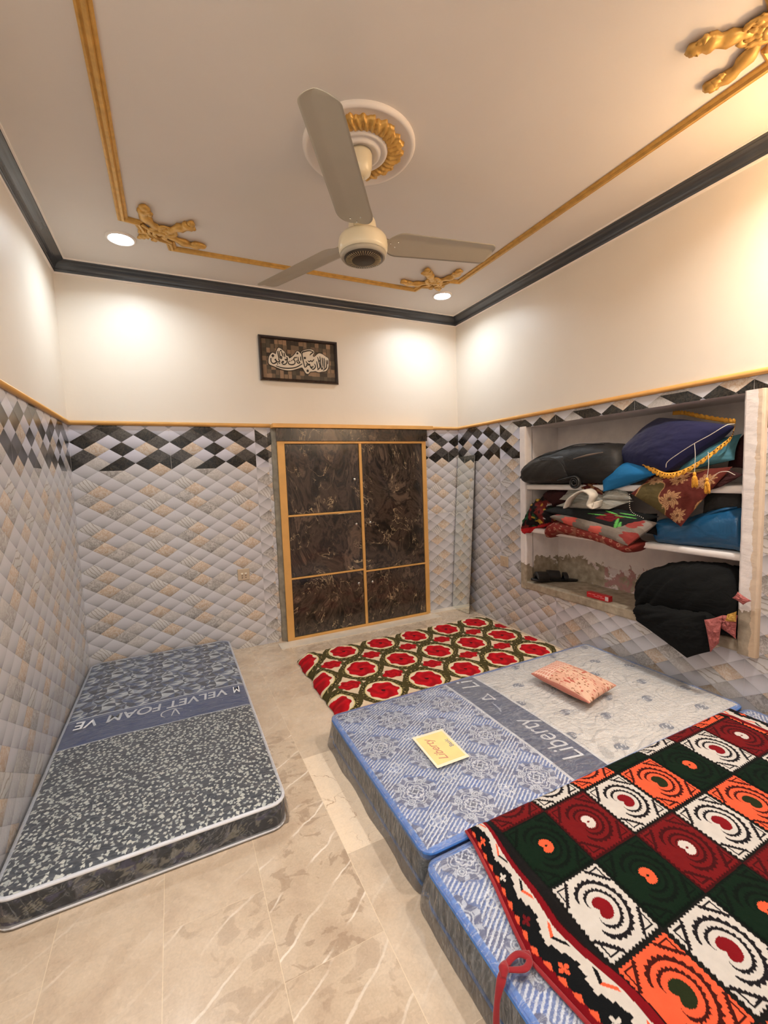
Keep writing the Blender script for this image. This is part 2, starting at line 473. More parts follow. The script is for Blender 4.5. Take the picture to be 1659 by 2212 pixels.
def floor_mat():
    t = NT('polished_marble')
    at = t.n('ShaderNodeAttribute', attribute_name='slab')
    s = t.n('ShaderNodeSeparateColor'); t.t.links.new(at.outputs['Color'], s.inputs[0])
    cream, mott, seed = s.outputs[0], s.outputs[1], s.outputs[2]
    obj = t.obj()
    off = t.n('ShaderNodeVectorMath', operation='ADD'); cmb = t.n('ShaderNodeCombineXYZ')
    t.set(cmb.inputs[0], t.math('MULTIPLY', seed, 9.0)); t.set(cmb.inputs[2], t.math('MULTIPLY', seed, 23.0))
    t.t.links.new(obj, off.inputs[0]); t.t.links.new(cmb.outputs[0], off.inputs[1])
    v = off.outputs[0]
    cloud = t.noise(v, 5, 5, 0.6, 0.6)
    base = t.ramp(cloud, [(0.3, rgb(190, 168, 145)), (0.5, rgb(204, 184, 160)), (0.7, rgb(214, 196, 174))])
    base = t.mix(cream, base, rgb(240, 220, 194))
    pn = t.noise(t.mapping(v, rot=(0, 0, 0.6), scale=(1, 1.5, 1)), 11, 3, 0.5, 0.8)
    pm = t.math('MULTIPLY', t.ramp(pn, [(0.56, 0.0), (0.585, 0.75), (0.75, 1.0)]), mott)
    base = t.mix(t.math('MULTIPLY', pm, 0.62), base, rgb(158, 134, 112))
    # white diagonal veins
    wv = t.n('ShaderNodeTexWave', wave_type='BANDS'); wv.bands_direction = 'X'
    t.t.links.new(t.mapping(v, rot=(0, 0, 0.95)), wv.inputs[0])
    wv.inputs['Scale'].default_value = 2.6; wv.inputs['Distortion'].default_value = 2.4; wv.inputs['Detail'].default_value = 4; wv.inputs['Detail Scale'].default_value = 1.6
    wm = t.ramp(wv.outputs[1], [(0.986, 0.0), (0.997, 1.0)])
    wk = t.ramp(t.noise(v, 6, 2), [(0.42, 0.0), (0.55, 1.0)])
    wm = t.math('MULTIPLY', t.math('MULTIPLY', wm, wk), t.math('ADD', t.math('MULTIPLY', mott, 0.85), 0.12))
    base = t.mix(wm, base, rgb(240, 228, 212))
    # brown hairline cracks on the cream slab
    vo = t.n('ShaderNodeTexVoronoi', feature='DISTANCE_TO_EDGE')
    dv = t.n('ShaderNodeVectorMath', operation='ADD'); t.t.links.new(v, dv.inputs[0])
    sc = t.n('ShaderNodeVectorMath', operation='SCALE'); t.t.links.new(t.noise(v, 7, 4, 0.6, 0, out=1), sc.inputs[0]); sc.inputs[3].default_value = 0.22
    t.t.links.new(sc.outputs[0], dv.inputs[1]); t.t.links.new(dv.outputs[0], vo.inputs['Vector']); vo.inputs['Scale'].default_value = 7
    cr = t.ramp(vo.outputs[0], [(0.0, 1.0), (0.018, 0.0)])
    cr = t.math('MULTIPLY', t.math('MULTIPLY', cr, cream), t.ramp(t.noise(v, 9, 2), [(0.45, 0.0), (0.6, 0.9)]))
    base = t.mix(cr, base, rgb(150, 112, 74))
    fine = t.ramp(t.noise(v, 140, 3), [(0.35, 0.94), (0.6, 1.02)])
    base = t.mix(1.0, base, fine, 'MULTIPLY')
    sep = t.n('ShaderNodeSeparateXYZ'); t.t.links.new(t.uv(), sep.inputs[0])
    u, w = sep.outputs[0], sep.outputs[1]
    ju = t.math('LESS_THAN', t.math('MINIMUM', u, t.math('SUBTRACT', 0.2925, u)), 0.0011)
    jv = t.math('LESS_THAN', w, 0.0012)
    j = t.math('MAXIMUM', ju, jv)
    base = t.mix(t.math('MULTIPLY', j, 0.7), base, rgb(232, 214, 186))
    t.P(Base_Color=base, Roughness=t.ramp(t.noise(v, 20, 3), [(0.3, 0.2), (0.7, 0.34)]))
    t.b.inputs['Specular IOR Level'].default_value = 0.45
    t.set(t.b.inputs['Normal'], t.bump(t.noise(obj, 12, 2), 0.04, 0.004))
    return t.m
M['floor'] = floor_mat()

def laminate_mat():
    t = NT('dark_marbled_laminate'); o = t.obj()
    mp = t.mapping(o, rot=(0, 0.35, 0), scale=(1.0, 1.0, 0.55))
    w = t.noise(mp, 3.2, 6, 0.62, 2.6)
    base = t.ramp(w, [(0.30, rgb(30, 25, 22)), (0.42, rgb(46, 39, 33)), (0.5, rgb(78, 64, 54)), (0.56, rgb(40, 34, 30)), (0.64, rgb(104, 86, 72)), (0.72, rgb(44, 37, 32))])
    w2 = t.noise(mp, 3.4, 4, 0.55, 2.8)
    ln = t.ramp(w2, [(0.492, 0.0), (0.5, 0.9), (0.51, 0.0)])
    k = t.ramp(t.noise(o, 7, 3), [(0.48, 0.0), (0.62, 1.0)])
    base = t.mix(t.math('MULTIPLY', ln, k), base, rgb(206, 180, 140))
    t.P(Base_Color=base, Roughness=0.16); t.b.inputs['Coat Weight'].default_value = 0.3
    return t.m
M['laminate'] = laminate_mat()

def niche_mat():
    t = NT('patched_plaster'); o = t.obj()
    sep = t.n('ShaderNodeSeparateXYZ'); t.t.links.new(o, sep.inputs[0])
    z = sep.outputs[2]; y = sep.outputs[1]; back = t.math('GREATER_THAN', sep.outputs[0], W + .325)
    n1 = t.noise(o, 9, 5, 0.6, 0.3)
    lim = t.math('ADD', t.math('MULTIPLY', t.math('SUBTRACT', n1, 0.5), 0.32), 0.60)
    cem = t.math('GREATER_THAN', lim, z)
    white = t.ramp(t.noise(o, 12, 4), [(0.3, rgb(226, 218, 214)), (0.7, rgb(240, 232, 226))])
    cement = t.ramp(t.noise(o, 22, 5), [(0.3, rgb(140, 128, 108)), (0.7, rgb(182, 168, 146))])
    pink = t.ramp(t.noise(t.mapping(o, loc=(3, 0, 0)), 14, 5, 0.65, 0.5), [(0.46, 0.0), (0.53, 1.0)])
    # old red paint shows on the middle of the back
    my = t.math('MULTIPLY', t.math('MULTIPLY', t.math('LESS_THAN', y, -1.35), t.math('GREATER_THAN', y, -2.25)), back)
    cement = t.mix(t.math('MULTIPLY', t.math('MULTIPLY', pink, my), 0.8), cement, rgb(180, 128, 128))
    wp = t.ramp(t.noise(t.mapping(o, loc=(0, 5, 2)), 11, 5, 0.6, 0.4), [(0.54, 0.0), (0.57, 1.0)])
    cement = t.mix(t.math('MULTIPLY', t.math('MULTIPLY', wp, back), t.math('LESS_THAN', y, -1.2)), cement, rgb(222, 208, 206))
    sand = t.math('LESS_THAN', t.math('ADD', y, t.math('MULTIPLY', t.math('SUBTRACT', n1, 0.5), 0.05)), -2.438)
    cl = t.mix(t.math('MULTIPLY', sand, 0.8), t.mix(cem, white, cement), rgb(212, 188, 158))
    t.P(Base_Color=cl, Roughness=0.75, Normal=t.bump(t.noise(o, 40, 5), 0.5, 0.004))
    return t.m
M['niche'] = niche_mat()

def film_mat(name='clear_film', haze=0.045, tint=(0.9, 0.94, 1.0, 1), refl=1.1):
    t = NT(name); o = t.obj()
    n1 = t.noise(o, 16, 5, 0.62, 1.4)
    n2 = t.noise(t.mapping(o, rot=(0, 0, 0.7), scale=(1, 3.5, 1)), 9, 4, 0.6, 2.2)
    h = t.math('ADD', n1, n2)
    nrm = t.bump(h, 0.9, 0.008)
    gl = t.n('ShaderNodeBsdfGlossy'); gl.inputs['Roughness'].default_value = 0.1; gl.inputs['Color'].default_value = (1, 1, 1, 1)
    t.t.links.new(nrm, gl.inputs['Normal'])
    df = t.n('ShaderNodeBsdfDiffuse'); df.inputs['Color'].default_value = tint
    tr = t.n('ShaderNodeBsdfTransparent')
    fr = t.n('ShaderNodeFresnel'); fr.inputs['IOR'].default_value = 1.35; t.t.links.new(nrm, fr.inputs['Normal'])
    mx = t.n('ShaderNodeMixShader'); t.set(mx.inputs[0], t.math('MULTIPLY', fr.outputs[0], refl, clamp=True))
    t.t.links.new(tr.outputs[0], mx.inputs[1]); t.t.links.new(gl.outputs[0], mx.inputs[2])
    mx2 = t.n('ShaderNodeMixShader')
    st = t.ramp(t.math('ABSOLUTE', t.math('SUBTRACT', n2, 0.5)), [(0.0, haze * 3.2), (0.025, haze), (0.2, haze * 0.55)])
    t.set(mx2.inputs[0], st)
    t.t.links.new(mx.outputs[0], mx2.inputs[1]); t.t.links.new(df.outputs[0], mx2.inputs[2])
    t.t.links.new(mx2.outputs[0], t.out.inputs[0])
    t.t.nodes.remove(t.b)
    return t.m
M['film'] = film_mat()
M['film_blue'] = film_mat('cloudy_film', 0.10)
M['film_loose'] = film_mat('loose_film', 0.05, refl=0.35)
M['film_side'] = film_mat('side_film', 0.055, (0.85, 0.88, 0.9, 1))

M['cloth_print'] = printed('printed_quilted_fabric', 0.75, wrinkle=0.25, wscale=22)
M['fleece'] = printed('printed_fleece', 0.95, bscale=420, bump=0.8, bdist=0.0012, sheen=0.03, spec=.12, wrinkle=0.12, wscale=7)
M['blanket'] = printed('printed_plush', 0.9, bscale=260, bump=0.6, bdist=0.001, sheen=0.02, spec=.15, wrinkle=0.2, wscale=12)
M['soft_print'] = printed('printed_cotton', 0.85, bscale=380, bump=0.3, wrinkle=0.5, wscale=16)
# ------------------------------------------------------------------ room shell
def tile_wall(name, us, zs, hole, pos, flipfn, upper_mat=M['paint'], extra_faces=None, u_cut=None):
    """wall with tiled lower part and painted upper part; us, zs break lines; pos(u,z)->xyz"""
    V, Fc, mi, UV = [], [], [], []
    def quad(u0, u1, z0, z1, m, seam, fl):
        b = len(V)
        for (u, z) in ((u0, z0), (u1, z0), (u1, z1), (u0, z1)):
            V.append(pos(u, z))
            zr = z - ZB
            if fl: zr = (0.295 - zr) if z0 >= ZB - 1e-6 else (-zr - 1.77)
            UV.append((u - seam, zr))
        Fc.append((b, b + 1, b + 2, b + 3)); mi.append(m)
    for i in range(len(us) - 1):
        for j in range(len(zs) - 1):
            u0, u1, z0, z1 = us[i], us[i + 1], zs[j], zs[j + 1]
            um, zm = (u0 + u1) / 2, (z0 + z1) / 2
            if hole and any(h[0] < um < h[1] and h[2] < zm < h[3] for h in hole): continue
            if zm > ZD + 0.001: quad(u0, u1, z0, z1, 1, 0, False)
            else:
                seam = math.floor(um / 0.602) * 0.602
                quad(u0, u1, z0, z1, 0, seam, flipfn(um, zm))
    me = bpy.data.meshes.new(name); me.from_pydata(V, [], Fc)
    me.materials.append(M['tile']); me.materials.append(upper_mat)
    me.polygons.foreach_set('material_index', mi)
    uv = me.uv_layers.new(name='UVMap')
    li = np.zeros(len(me.loops), np.int32); me.loops.foreach_get('vertex_index', li)
    uv.data.foreach_set('uv', np.array(UV, np.float32)[li].ravel())
    o = bpy.data.objects.new(name, me); COL.objects.link(o)
    tag(o, kind='structure')
    return o

rows = [0.0] + [round(ZB - 0.295 * k, 4) for k in range(4, -1, -1)]
zs_all = sorted(set(rows + [ZB, ZD, Z]))
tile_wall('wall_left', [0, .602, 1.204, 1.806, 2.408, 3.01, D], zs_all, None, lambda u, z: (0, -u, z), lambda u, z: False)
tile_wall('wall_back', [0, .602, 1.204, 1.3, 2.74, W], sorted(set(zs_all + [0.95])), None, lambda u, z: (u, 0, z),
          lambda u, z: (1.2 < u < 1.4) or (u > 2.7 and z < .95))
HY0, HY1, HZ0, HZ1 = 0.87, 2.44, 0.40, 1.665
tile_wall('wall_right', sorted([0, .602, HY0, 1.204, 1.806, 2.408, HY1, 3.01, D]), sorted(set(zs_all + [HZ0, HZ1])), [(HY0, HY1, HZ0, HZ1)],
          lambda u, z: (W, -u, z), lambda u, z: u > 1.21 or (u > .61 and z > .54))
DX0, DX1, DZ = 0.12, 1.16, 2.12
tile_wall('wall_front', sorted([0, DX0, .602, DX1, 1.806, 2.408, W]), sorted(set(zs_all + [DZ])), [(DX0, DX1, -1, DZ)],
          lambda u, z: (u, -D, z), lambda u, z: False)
# outer leaves that give the walls and the doorway their thickness
T = 0.23
tag(boxes('door_1', [(DX0 - .05, DX0, -D - T, -D - .0, 0, DZ + .05), (DX1, DX1 + .05, -D - T, -D, 0, DZ + .05), (DX0, DX1, -D - T, -D, DZ, DZ + .05)], M['paint']), kind='structure')
tag(boxes('wall_front_outer', [(-.1, DX0 - .05, -D - T, -D - T + .02, 0, Z), (DX1 + .05, W + .5, -D - T, -D - T + .02, 0, Z), (DX0 - .05, DX1 + .05, -D - T, -D - T + .02, DZ + .05, Z)], M['paint']), kind='structure')

# ceiling
tag(mesh('ceiling', [(-.1, -D - T, Z), (W + .1, -D - T, Z), (W + .1, .1, Z), (-.1, .1, Z)], [(0, 3, 2, 1)], M['ceiling']), kind='structure')

# floor: marble slabs laid in running columns
def build_floor():
    V, Fc, slab, UV = [], [], [], []
    cols_x = [0.48 + 0.2925 * k for k in range(-3, 10)]
    rng = random.Random(5)
    for ci, x0 in enumerate(cols_x):
        x1 = x0 + 0.2925
        off = -0.985 if ci % 2 == 1 else -0.985 + 0.2975
        y = off + 0.595 * 3
        ys = [off + 0.595 * k for k in range(-8, 4)]
        for k in range(len(ys) - 1):
            y0, y1 = ys[k], ys[k + 1]
            a0, a1 = max(x0, -0.05), min(x1, W + .02); b0, b1 = max(y0, -D - 1.4), min(y1, 0.02)
            if a1 <= a0 or b1 <= b0: continue
            cream = 0.08 * rng.random(); mot = rng.choice([0.1, 0.25, 0.5, 0.15]); seed = rng.random()
            if x0 > 1.0 and x0 < 1.1 and y0 < -1.9 < y1: cream, mot = 1.0, 0.0
            if x0 > 1.0 and x0 < 1.1 and -1.5 < (y0 + y1) / 2 < -1.1: cream, mot = 0.15, 0.0
            if 0.7 < x0 < 0.8 and -2.4 < (y0 + y1) / 2 < -1.6: cream, mot = 0.0, 1.0
            if 0.7 < x0 < 0.8 and -1.8 < (y0 + y1) / 2 < -1.3: cream, mot = 0.0, 0.9
            if 0.7 < x0 < 0.8 and (y0 + y1) / 2 < -2.4: mot = 0.6
            if 0.4 < x0 < 0.5 and (y0 + y1) / 2 < -2.0: mot = 0.6
            b = len(V)
            for (x, yy) in ((a0, b0), (a1, b0), (a1, b1), (a0, b1)):
                V.append((x, yy, 0)); UV.append((x - x0, yy - y0))
            Fc.append((b, b + 1, b + 2, b + 3)); slab += [(cream, mot, seed, 1)] * 4
    me = bpy.data.meshes.new('floor'); me.from_pydata(V, [], Fc); me.materials.append(M['floor'])
    uv = me.uv_layers.new(name='UVMap')
    li = np.zeros(len(me.loops), np.int32); me.loops.foreach_get('vertex_index', li)
    uv.data.foreach_set('uv', np.array(UV, np.float32)[li].ravel())
    at = me.color_attributes.new('slab', 'FLOAT_COLOR', 'CORNER')
    at.data.foreach_set('color', np.array(slab, np.float32)[li].ravel())
    o = bpy.data.objects.new('floor', me); COL.objects.link(o); tag(o, kind='structure')
build_floor()

def strip_floor(name, x0, x1, y0, y1, z):
    v, f = box_vf(x0, x1, y0, y1, 0.0, z)
    o = mesh(name, v, f, M['marble_trim']); tag(o, kind='structure'); return o
M['marble_trim'] = simple('cream_marble_trim', (226, 214, 196), 0.25, var=0.08, vscale=9)
strip_floor('trim_1', 2.70, W, -0.075, 0, 0.012)
strip_floor('trim_2', 1.28, 2.76, -0.19, -0.06, 0.006)

def sweep(name, path, prof, mat, closed=True, kind='structure', smooth=False):
    """path: 2D polygon points (x,y) counter-clockwise; prof: (inset towards the left of travel, z)."""
    p = np.asarray(path, float); n = len(p)
    P = np.zeros((len(prof), n, 3))
    for i in range(n):
        if closed or 0 < i < n - 1:
            a = p[i] - p[(i - 1) % n]; b = p[(i + 1) % n] - p[i]
        elif i == 0: a = b = p[1] - p[0]
        else: a = b = p[-1] - p[-2]
        a /= np.linalg.norm(a); b /= np.linalg.norm(b)
        na, nb = np.array([-a[1], a[0]]), np.array([-b[1], b[0]])
        m = na + nb; m /= max(1e-6, m @ na)
        for k, (d, z) in enumerate(prof):
            P[k, i] = (p[i][0] + m[0] * d, p[i][1] + m[1] * d, z)
    o = grid_mesh(name, P, mat, closed_u=closed, closed_v=True, smooth=smooth)
    if kind: tag(o, kind=kind)
    return o

room = [(0, -D), (W, -D), (W, 0), (0, 0)]
# slate cove moulding between wall and ceiling
cv = [(0, Z), (0, ZC), (0.010, ZC), (0.014, ZC + 0.010)]
for k in range(9):
    a = k / 8 * PI / 2
    cv.append((0.016 + 0.046 * (1 - math.cos(a)), ZC + 0.012 + 0.043 * math.sin(a)))
cv += [(0.072, Z - 0.008), (0.074, Z)]
sweep('trim_3', room, cv, M['cove'])
# white bead lines along the cove
sweep('trim_4', room, [(0.074, Z), (0.074, Z - 0.006), (0.082, Z - 0.006), (0.084, Z)], M['white_plaster'])
sweep('trim_5', room, [(0, ZC - 0.010), (0.006, ZC - 0.008), (0.010, ZC), (0, ZC)], M['white_plaster'])
# gold dado rail on the walls
dado = [(0, ZD - 0.018), (0.012, ZD - 0.018), (0.018, ZD - 0.010), (0.020, ZD), (0.016, ZD + 0.008), (0.006, ZD + 0.012), (0, ZD + 0.012)]
sweep('trim_6', [(1.325, 0), (0, 0), (0, -D)], dado, M['gold_flat'], closed=False, smooth=True)
sweep('trim_7', [(W, -D), (W, 0), (2.78, 0)], dado, M['gold_flat'], closed=False, smooth=True)

# ceiling frame moulding with notched corners
FX0, FX1, FY0, FY1 = 0.455, 2.665, -2.90, -0.455
cn = [(0, .245), (.075, .232), (.095, .165)] + [(.235 - .15 * math.cos(a), .235 - .15 * math.sin(a)) for a in np.linspace(0.5, PI / 2 - 0.5, 7)] + [(.165, .095), (.232, .075), (.245, 0)]
path = []
for (cx, cy, sx, sy, rev) in ((FX0, FY0, 1, 1, False), (FX1, FY0, -1, 1, True), (FX1, FY1, -1, -1, False), (FX0, FY1, 1, -1, True)):
    pts = [(cx + sx * a, cy + sy * b) for a, b in cn]
    path += pts[::-1] if rev else pts
pr = [(-.026, Z), (-.026, Z - .008), (-.018, Z - .012), (-.012, Z - .009), (-.006, Z - .018), (.006, Z - .020), (.012, Z - .010), (.018, Z - .013), (.026, Z - .008), (.026, Z)]
fr = sweep('ceiling_frame_moulding', path, pr, M['gold'], kind=None)
tag(fr, 'gold painted rectangular moulding running round the ceiling with notched corners', 'moulding')

def ornament(cx, cy, sx, sy, label, seed):
    rng = random.Random(seed)
    grids = []
    def Tp(a, b, z): return (cx + sx * a, cy + sy * b, Z - z)
    def leaf(pts, rad, lift):
        p = catmull([Tp(a, b, lift) for a, b in pts], 14)
        r = np.interp(np.linspace(0, 1, 14), np.linspace(0, 1, len(rad)), rad)
        r = 1.14 * r * (1 + 0.22 * np.sin(np.linspace(0, 1, 14) * 22 + seed))
        grids.append(capped(tube_grid(p, r, 8, 0.55)))
    # three scroll arms, an outer leaf and the shell in the middle (mirror symmetric about the diagonal)
    leaf([(.17, .22), (.12, .29), (.10, .35), (.115, .40), (.085, .415)], [.018, .026, .024, .028, .010], .012)
    leaf([(.10, .40), (.13, .375), (.135, .345)], [.01, .016, .008], .018)
    leaf([(.22, .17), (.29, .12), (.35, .10), (.40, .115), (.415, .085)], [.018, .026, .024, .028, .010], .012)
    leaf([(.40, .10), (.375, .13), (.345, .135)], [.01, .016, .008], .018)
    leaf([(.22, .22), (.27, .27), (.31, .30), (.335, .34), (.32, .355)], [.020, .026, .030, .026, .012], .014)
    leaf([(.31, .28), (.345, .30), (.35, .325)], [.008, .016, .006], .018)
    leaf([(.13, .13), (.09, .10), (.06, .065)], [.022, .020, .006], .010)
    leaf([(.13, .16), (.085, .15), (.07, .13)], [.014, .016, .006], .010)
    leaf([(.16, .13), (.15, .085), (.13, .07)], [.014, .016, .006], .010)
    for k in range(9):
        a = PI * (0.02 + 0.06 * k) 
        da, db = math.cos(a), math.sin(a)
        leaf([(.17, .17), (.17 + .05 * da, .17 + .05 * db), (.17 + .092 * da, .17 + .092 * db)], [.008, .013, .006], .016 + .004 * (k % 2))
    for r0, lf in ((.055, .016), (.028, .024)):
        arc = [(.175 + r0 * math.cos(a), .175 + r0 * math.sin(a)) for a in np.linspace(-0.6, 4.2, 9)]
        leaf(arc, [.006, .010, .012, .010, .006], lf)
    leaf([(.09, .24), (.14, .20), (.20, .26), (.25, .24)], [.008, .014, .012, .006], .016)
    leaf([(.24, .09), (.20, .14), (.26, .20), (.24, .25)], [.008, .014, .012, .006], .016)
    o = multi('ceiling_ornament', grids, M['gold'])
    return tag(o, label, 'ornament', 'gold acanthus ornaments on the ceiling corners')
ornament(FX0, FY1, 1, -1, 'gold leafy scroll ornament on the ceiling beside the left lit downlight', 1)
ornament(FX1, FY1, -1, -1, 'gold leafy scroll ornament on the ceiling beyond the fan, by the right downlight', 2)
ornament(FX1, FY0, -1, 1, 'gold leafy scroll ornament cut by the top right edge of the photo', 3)
ornament(FX0, FY0, 1, 1, 'gold leafy scroll ornament on the ceiling above the doorway', 4)

# ------------------------------------------------------------------ ceiling medallion and fan
MX, MY = 1.440, -1.675
md = empty('ceiling_medallion', (MX, MY, Z), 'round white plaster ceiling rose with gold leaf ring above the fan', 'ceiling rose')
lathe('plaster_disc', [(0.246, 0), (0.246, -.010), (0.240, -.018), (0.228, -.018), (0.218, -.008), (0.150, -.007), (0.128, -.010), (0.122, -.030), (0.110, -.034), (0.104, -.026), (0.096, -.026), (0.090, -.038), (0.078, -.040), (0.072, -.028), (0.0, -.028)], (MX, MY, Z), M['white_plaster'], md)
nz = Noise(3)
th = np.linspace(0, 2 * PI, 360, endpoint=False); rr_ = np.linspace(0, 1, 26)
R, TH = np.meshgrid(rr_, th, indexing='ij')
lobes = 0.170 + 0.020 * np.abs(np.sin(TH * 6)) ** 0.7 + 0.024 * np.maximum(0, np.cos(TH * 12 + .6)) ** 6 + 0.006 * np.sin(TH * 36) + .016 * nz(TH * 5, TH * 0, 1, 2)
rad = 0.118 + (lobes - 0.118) * R
hh = 0.012 + 0.016 * np.sin(R * PI) ** 0.6 + 0.006 * np.sin(TH * 36 + R * 5) * np.sin(R * PI) + 0.007 * nz(TH * 9, R * 6, 1, 2)
hh[0] = 0; hh[-1] = 0.002
P = np.stack([MX + rad * np.cos(TH), MY + rad * np.sin(TH), Z - 0.004 - hh], -1)
tag(grid_mesh('gold_leaf_ring', P, M['gold'], md, closed_u=True), 'gold painted ring of acanthus leaves')

fan = empty('ceiling_fan', (MX, MY, Z - .028), 'cream ceiling fan with three grey blades hanging below the ceiling rose', 'ceiling fan')
lathe('canopy', [(0.0, 0), (0.052, 0), (0.056, -.012), (0.054, -.055), (0.046, -.085), (0.030, -.098), (0.016, -.100), (0.0, -.100)], (MX, MY, Z - .028), M['fan_cream'], fan)
lathe('down_rod', [(0.0, 0), (0.012, 0), (0.012, -.22), (0.0, -.22)], (MX, MY, Z - .10), M['fan_cream'], fan, 24)
lathe('upper_cup', [(0.0, .002), (0.02, .0), (0.05, -.012), (0.060, -.03), (0.066, -.075), (0.070, -.09), (0, -.09)], (MX, MY, 2.490), M['fan_cream'], fan)
HM = 2.404
lathe('motor_housing', [(0.0, 0), (0.072, 0), (0.098, -.006), (0.108, -.020), (0.111, -.045), (0.109, -.066), (0.104, -.082), (0.0, -.082)], (MX, MY, HM), M['fan_cream'], fan)
lathe('bottom_ring', [(0.0, 0), (0.104, 0), (0.102, -.010), (0.095, -.018), (0.088, -.016), (0.0, -.016)], (MX, MY, HM - .082), M['fan_blade'], fan)
gr = lathe('vent_grille', [(0.0, 0), (0.087, 0), (0.085, -.006), (0.055, -.010), (0.0, -.012)], (MX, MY, HM - .097), M['fan_dark'], fan)
sl = []
for k in range(44):
    a = 2 * PI * k / 44
    c, s = math.cos(a), math.sin(a)
    pts = [(MX + c * r, MY + s * r, HM - .097 - (.0085 if r > .066 else .011)) for r in (.052, .067, .080)]
    sl.append(capped(tube_grid(pts, [.0009, .0012, .0015], 5)))
tag(multi('vent_slots', sl, simple('slot_beige', (190, 170, 130), 0.4), fan), 'ring of pale radial vent slots', kind='stuff')
ZBld = 2.396
for k, ang in enumerate((236.5, 116.5, 356.0)):
    a = math.radians(ang)
    d = np.array([math.cos(a), math.sin(a), 0]); s = np.array([-math.sin(a), math.cos(a), 0])
    n = 60; t = .5 - .5 * np.cos(np.linspace(0, PI, n))
    L0, L1 = 0.118, (0.725, 0.71, 0.69)[k]
    r = L0 + (L1 - L0) * t
    w = np.interp(t, [0, .12, .25, 1], [.064, .076, .074, .067])
    w = w * np.minimum(1, np.sqrt(np.clip(1 - ((t - 0.09) / 0.09) ** 2, 0, 1)) * (t < .09) + (t >= .09))
    w = np.where(t > .93, w * np.sqrt(np.clip(1 - ((t - .93) / .0701) ** 2, 0, 1)), w)
    w = np.maximum(w, .0005)
    q = np.linspace(-1, 1, 15)
    Pt = np.zeros((n, 30, 3))
    for i in range(n):
        for j, (qq, side) in enumerate([(x, 1) for x in q] + [(x, -1) for x in q[::-1]]):
            crease = -0.010 * abs(qq + 0.35) * min(1, w[i] / .05)
            z = ZBld + (.040, -.004, .034)[k] * t[i] + crease + math.sin(math.radians(9)) * (-qq) * w[i] + side * 0.0008
            Pt[i, j] = np.array([MX, MY, z]) + d * r[i] + s * qq * w[i]
            Pt[i, j, 2] = z
    b = grid_mesh('blade', capped(Pt), M['fan_blade'], fan, closed_u=True)
    arm = [np.array([MX, MY, ZBld + .004]) + d * rr for rr in (.062, .10, .15)]
    grid_mesh('blade_bracket', capped(tube_grid(arm, [.022, .020, .012], 12, 0.18)), M['fan_cream'], b)
    sc = []
    for (rr, ss) in ((.135, .0), (.165, .022), (.165, -.022)):
        c0 = np.array([MX, MY, ZBld - .006]) + d * rr + s * ss
        multi('screw', [capped(tube_grid([c0 + (0, 0, .002), c0 - (0, 0, .004)], [.0035, .003], 10, up=(1, 0, 0)))], M['chrome'], b)

# ------------------------------------------------------------------ downlights and wall bulb
M['led'] = emit('led_diffuser', (0.86, 0.94, 1, 1), 30)
M['led_warm'] = emit('led_diffuser_warm', (1, 0.90, 0.76, 1), 20)
for (x, y, lab, we, cc, mm) in ((.425, -.465, 'lit round ceiling downlight in the left far corner beside a gold scroll', LED_W, LED_C, 'led'),
                            (2.690, -.435, 'lit round ceiling downlight in the right far corner behind the fan', LED_W, LED_C, 'led'),
                            (.425, -2.90, 'round ceiling downlight above the doorway on the left', LED2_W, LED2_C, 'led_warm'),
                            (2.690, -3.00, 'round ceiling downlight above the doorway wall on the right', LED2_W, LED2_C, 'led_warm')):
    e = empty('downlight', (x, y, Z), lab, 'ceiling light', 'round ceiling downlights')
    lathe('trim_ring', [(0.062, 0), (0.064, -.008), (0.070, -.012), (0.078, -.008), (0.080, 0)], (x, y, Z), M['white_plaster'], e, 40)
    lathe('diffuser', [(0.0, -.010), (0.03, -.009), (0.05, -.007), (0.064, -.004)], (x, y, Z), M[mm], e, 40)
    lamp('downlight_lamp', 'AREA', (0, 0, -.014), we, cc, 0.12, parent=e, spread=math.radians(150))
bl = empty('wall_bulb', (W, -2.86, 2.34), 'warm glowing bulb in a white holder high on the right wall', 'lamp')
def ball(name, c, r, mat, parent, sz=1.0):
    ph = np.linspace(-PI / 2, PI / 2, 17)
    return lathe(name, [(r * math.cos(p), r * sz * math.sin(p)) for p in ph], c, mat, parent, 28)
box('holder', W - .03, W, -2.90, -2.82, 2.30, 2.38, M['switch_white'], bl, .006)
ball('bulb', (W - .085, -2.86, 2.34), .032, emit('bulb_glow', (1, .62, .28, 1), 30), bl)
tube('bulb_neck', [(W - .03, -2.86, 2.34), (W - .045, -2.86, 2.34), (W - .06, -2.86, 2.34)], [.02, .018, .02], M['switch_white'], bl)
lamp('bulb_lamp', 'POINT', (-.14, 0, 0), BULB_W, BULB_C, .04, parent=bl)

# ------------------------------------------------------------------ built-in cupboard
cb = empty('cupboard', (2.05, 0, 0), 'built-in cupboard with five dark marbled doors in a gold frame on the back wall', 'cupboard')
CX0, CX1, CY = 1.362, 2.722, -.06
boxes('frame', [(CX0, CX0 + .057, CY, -.002, .006, 1.628), (2.680, CX1, CY, -.002, .006, 1.628), (CX0 + .057, 2.680, CY, -.002, 1.608, 1.628),
                (CX0 + .057, 2.680, CY, -.002, .006, .028), (2.054, 2.078, CY, -.002, .028, 1.608), (CX0 + .057, 2.054, CY, -.002, 1.023, 1.038),
                (CX0 + .057, 2.054, CY, -.002, .510, .524), (2.078, 2.680, CY, -.002, .490, .504)], M['gold_flat'], cb, .0015)
box('head_panel', CX0 - .004, CX1 + .008, CY - .012, -.002, 1.628, 1.730, M['laminate'], cb, .002)
box('cornice', CX0 - .036, CX1 + .056, CY - .045, -.002, 1.730, 1.762, M['gold_flat'], cb, .003)
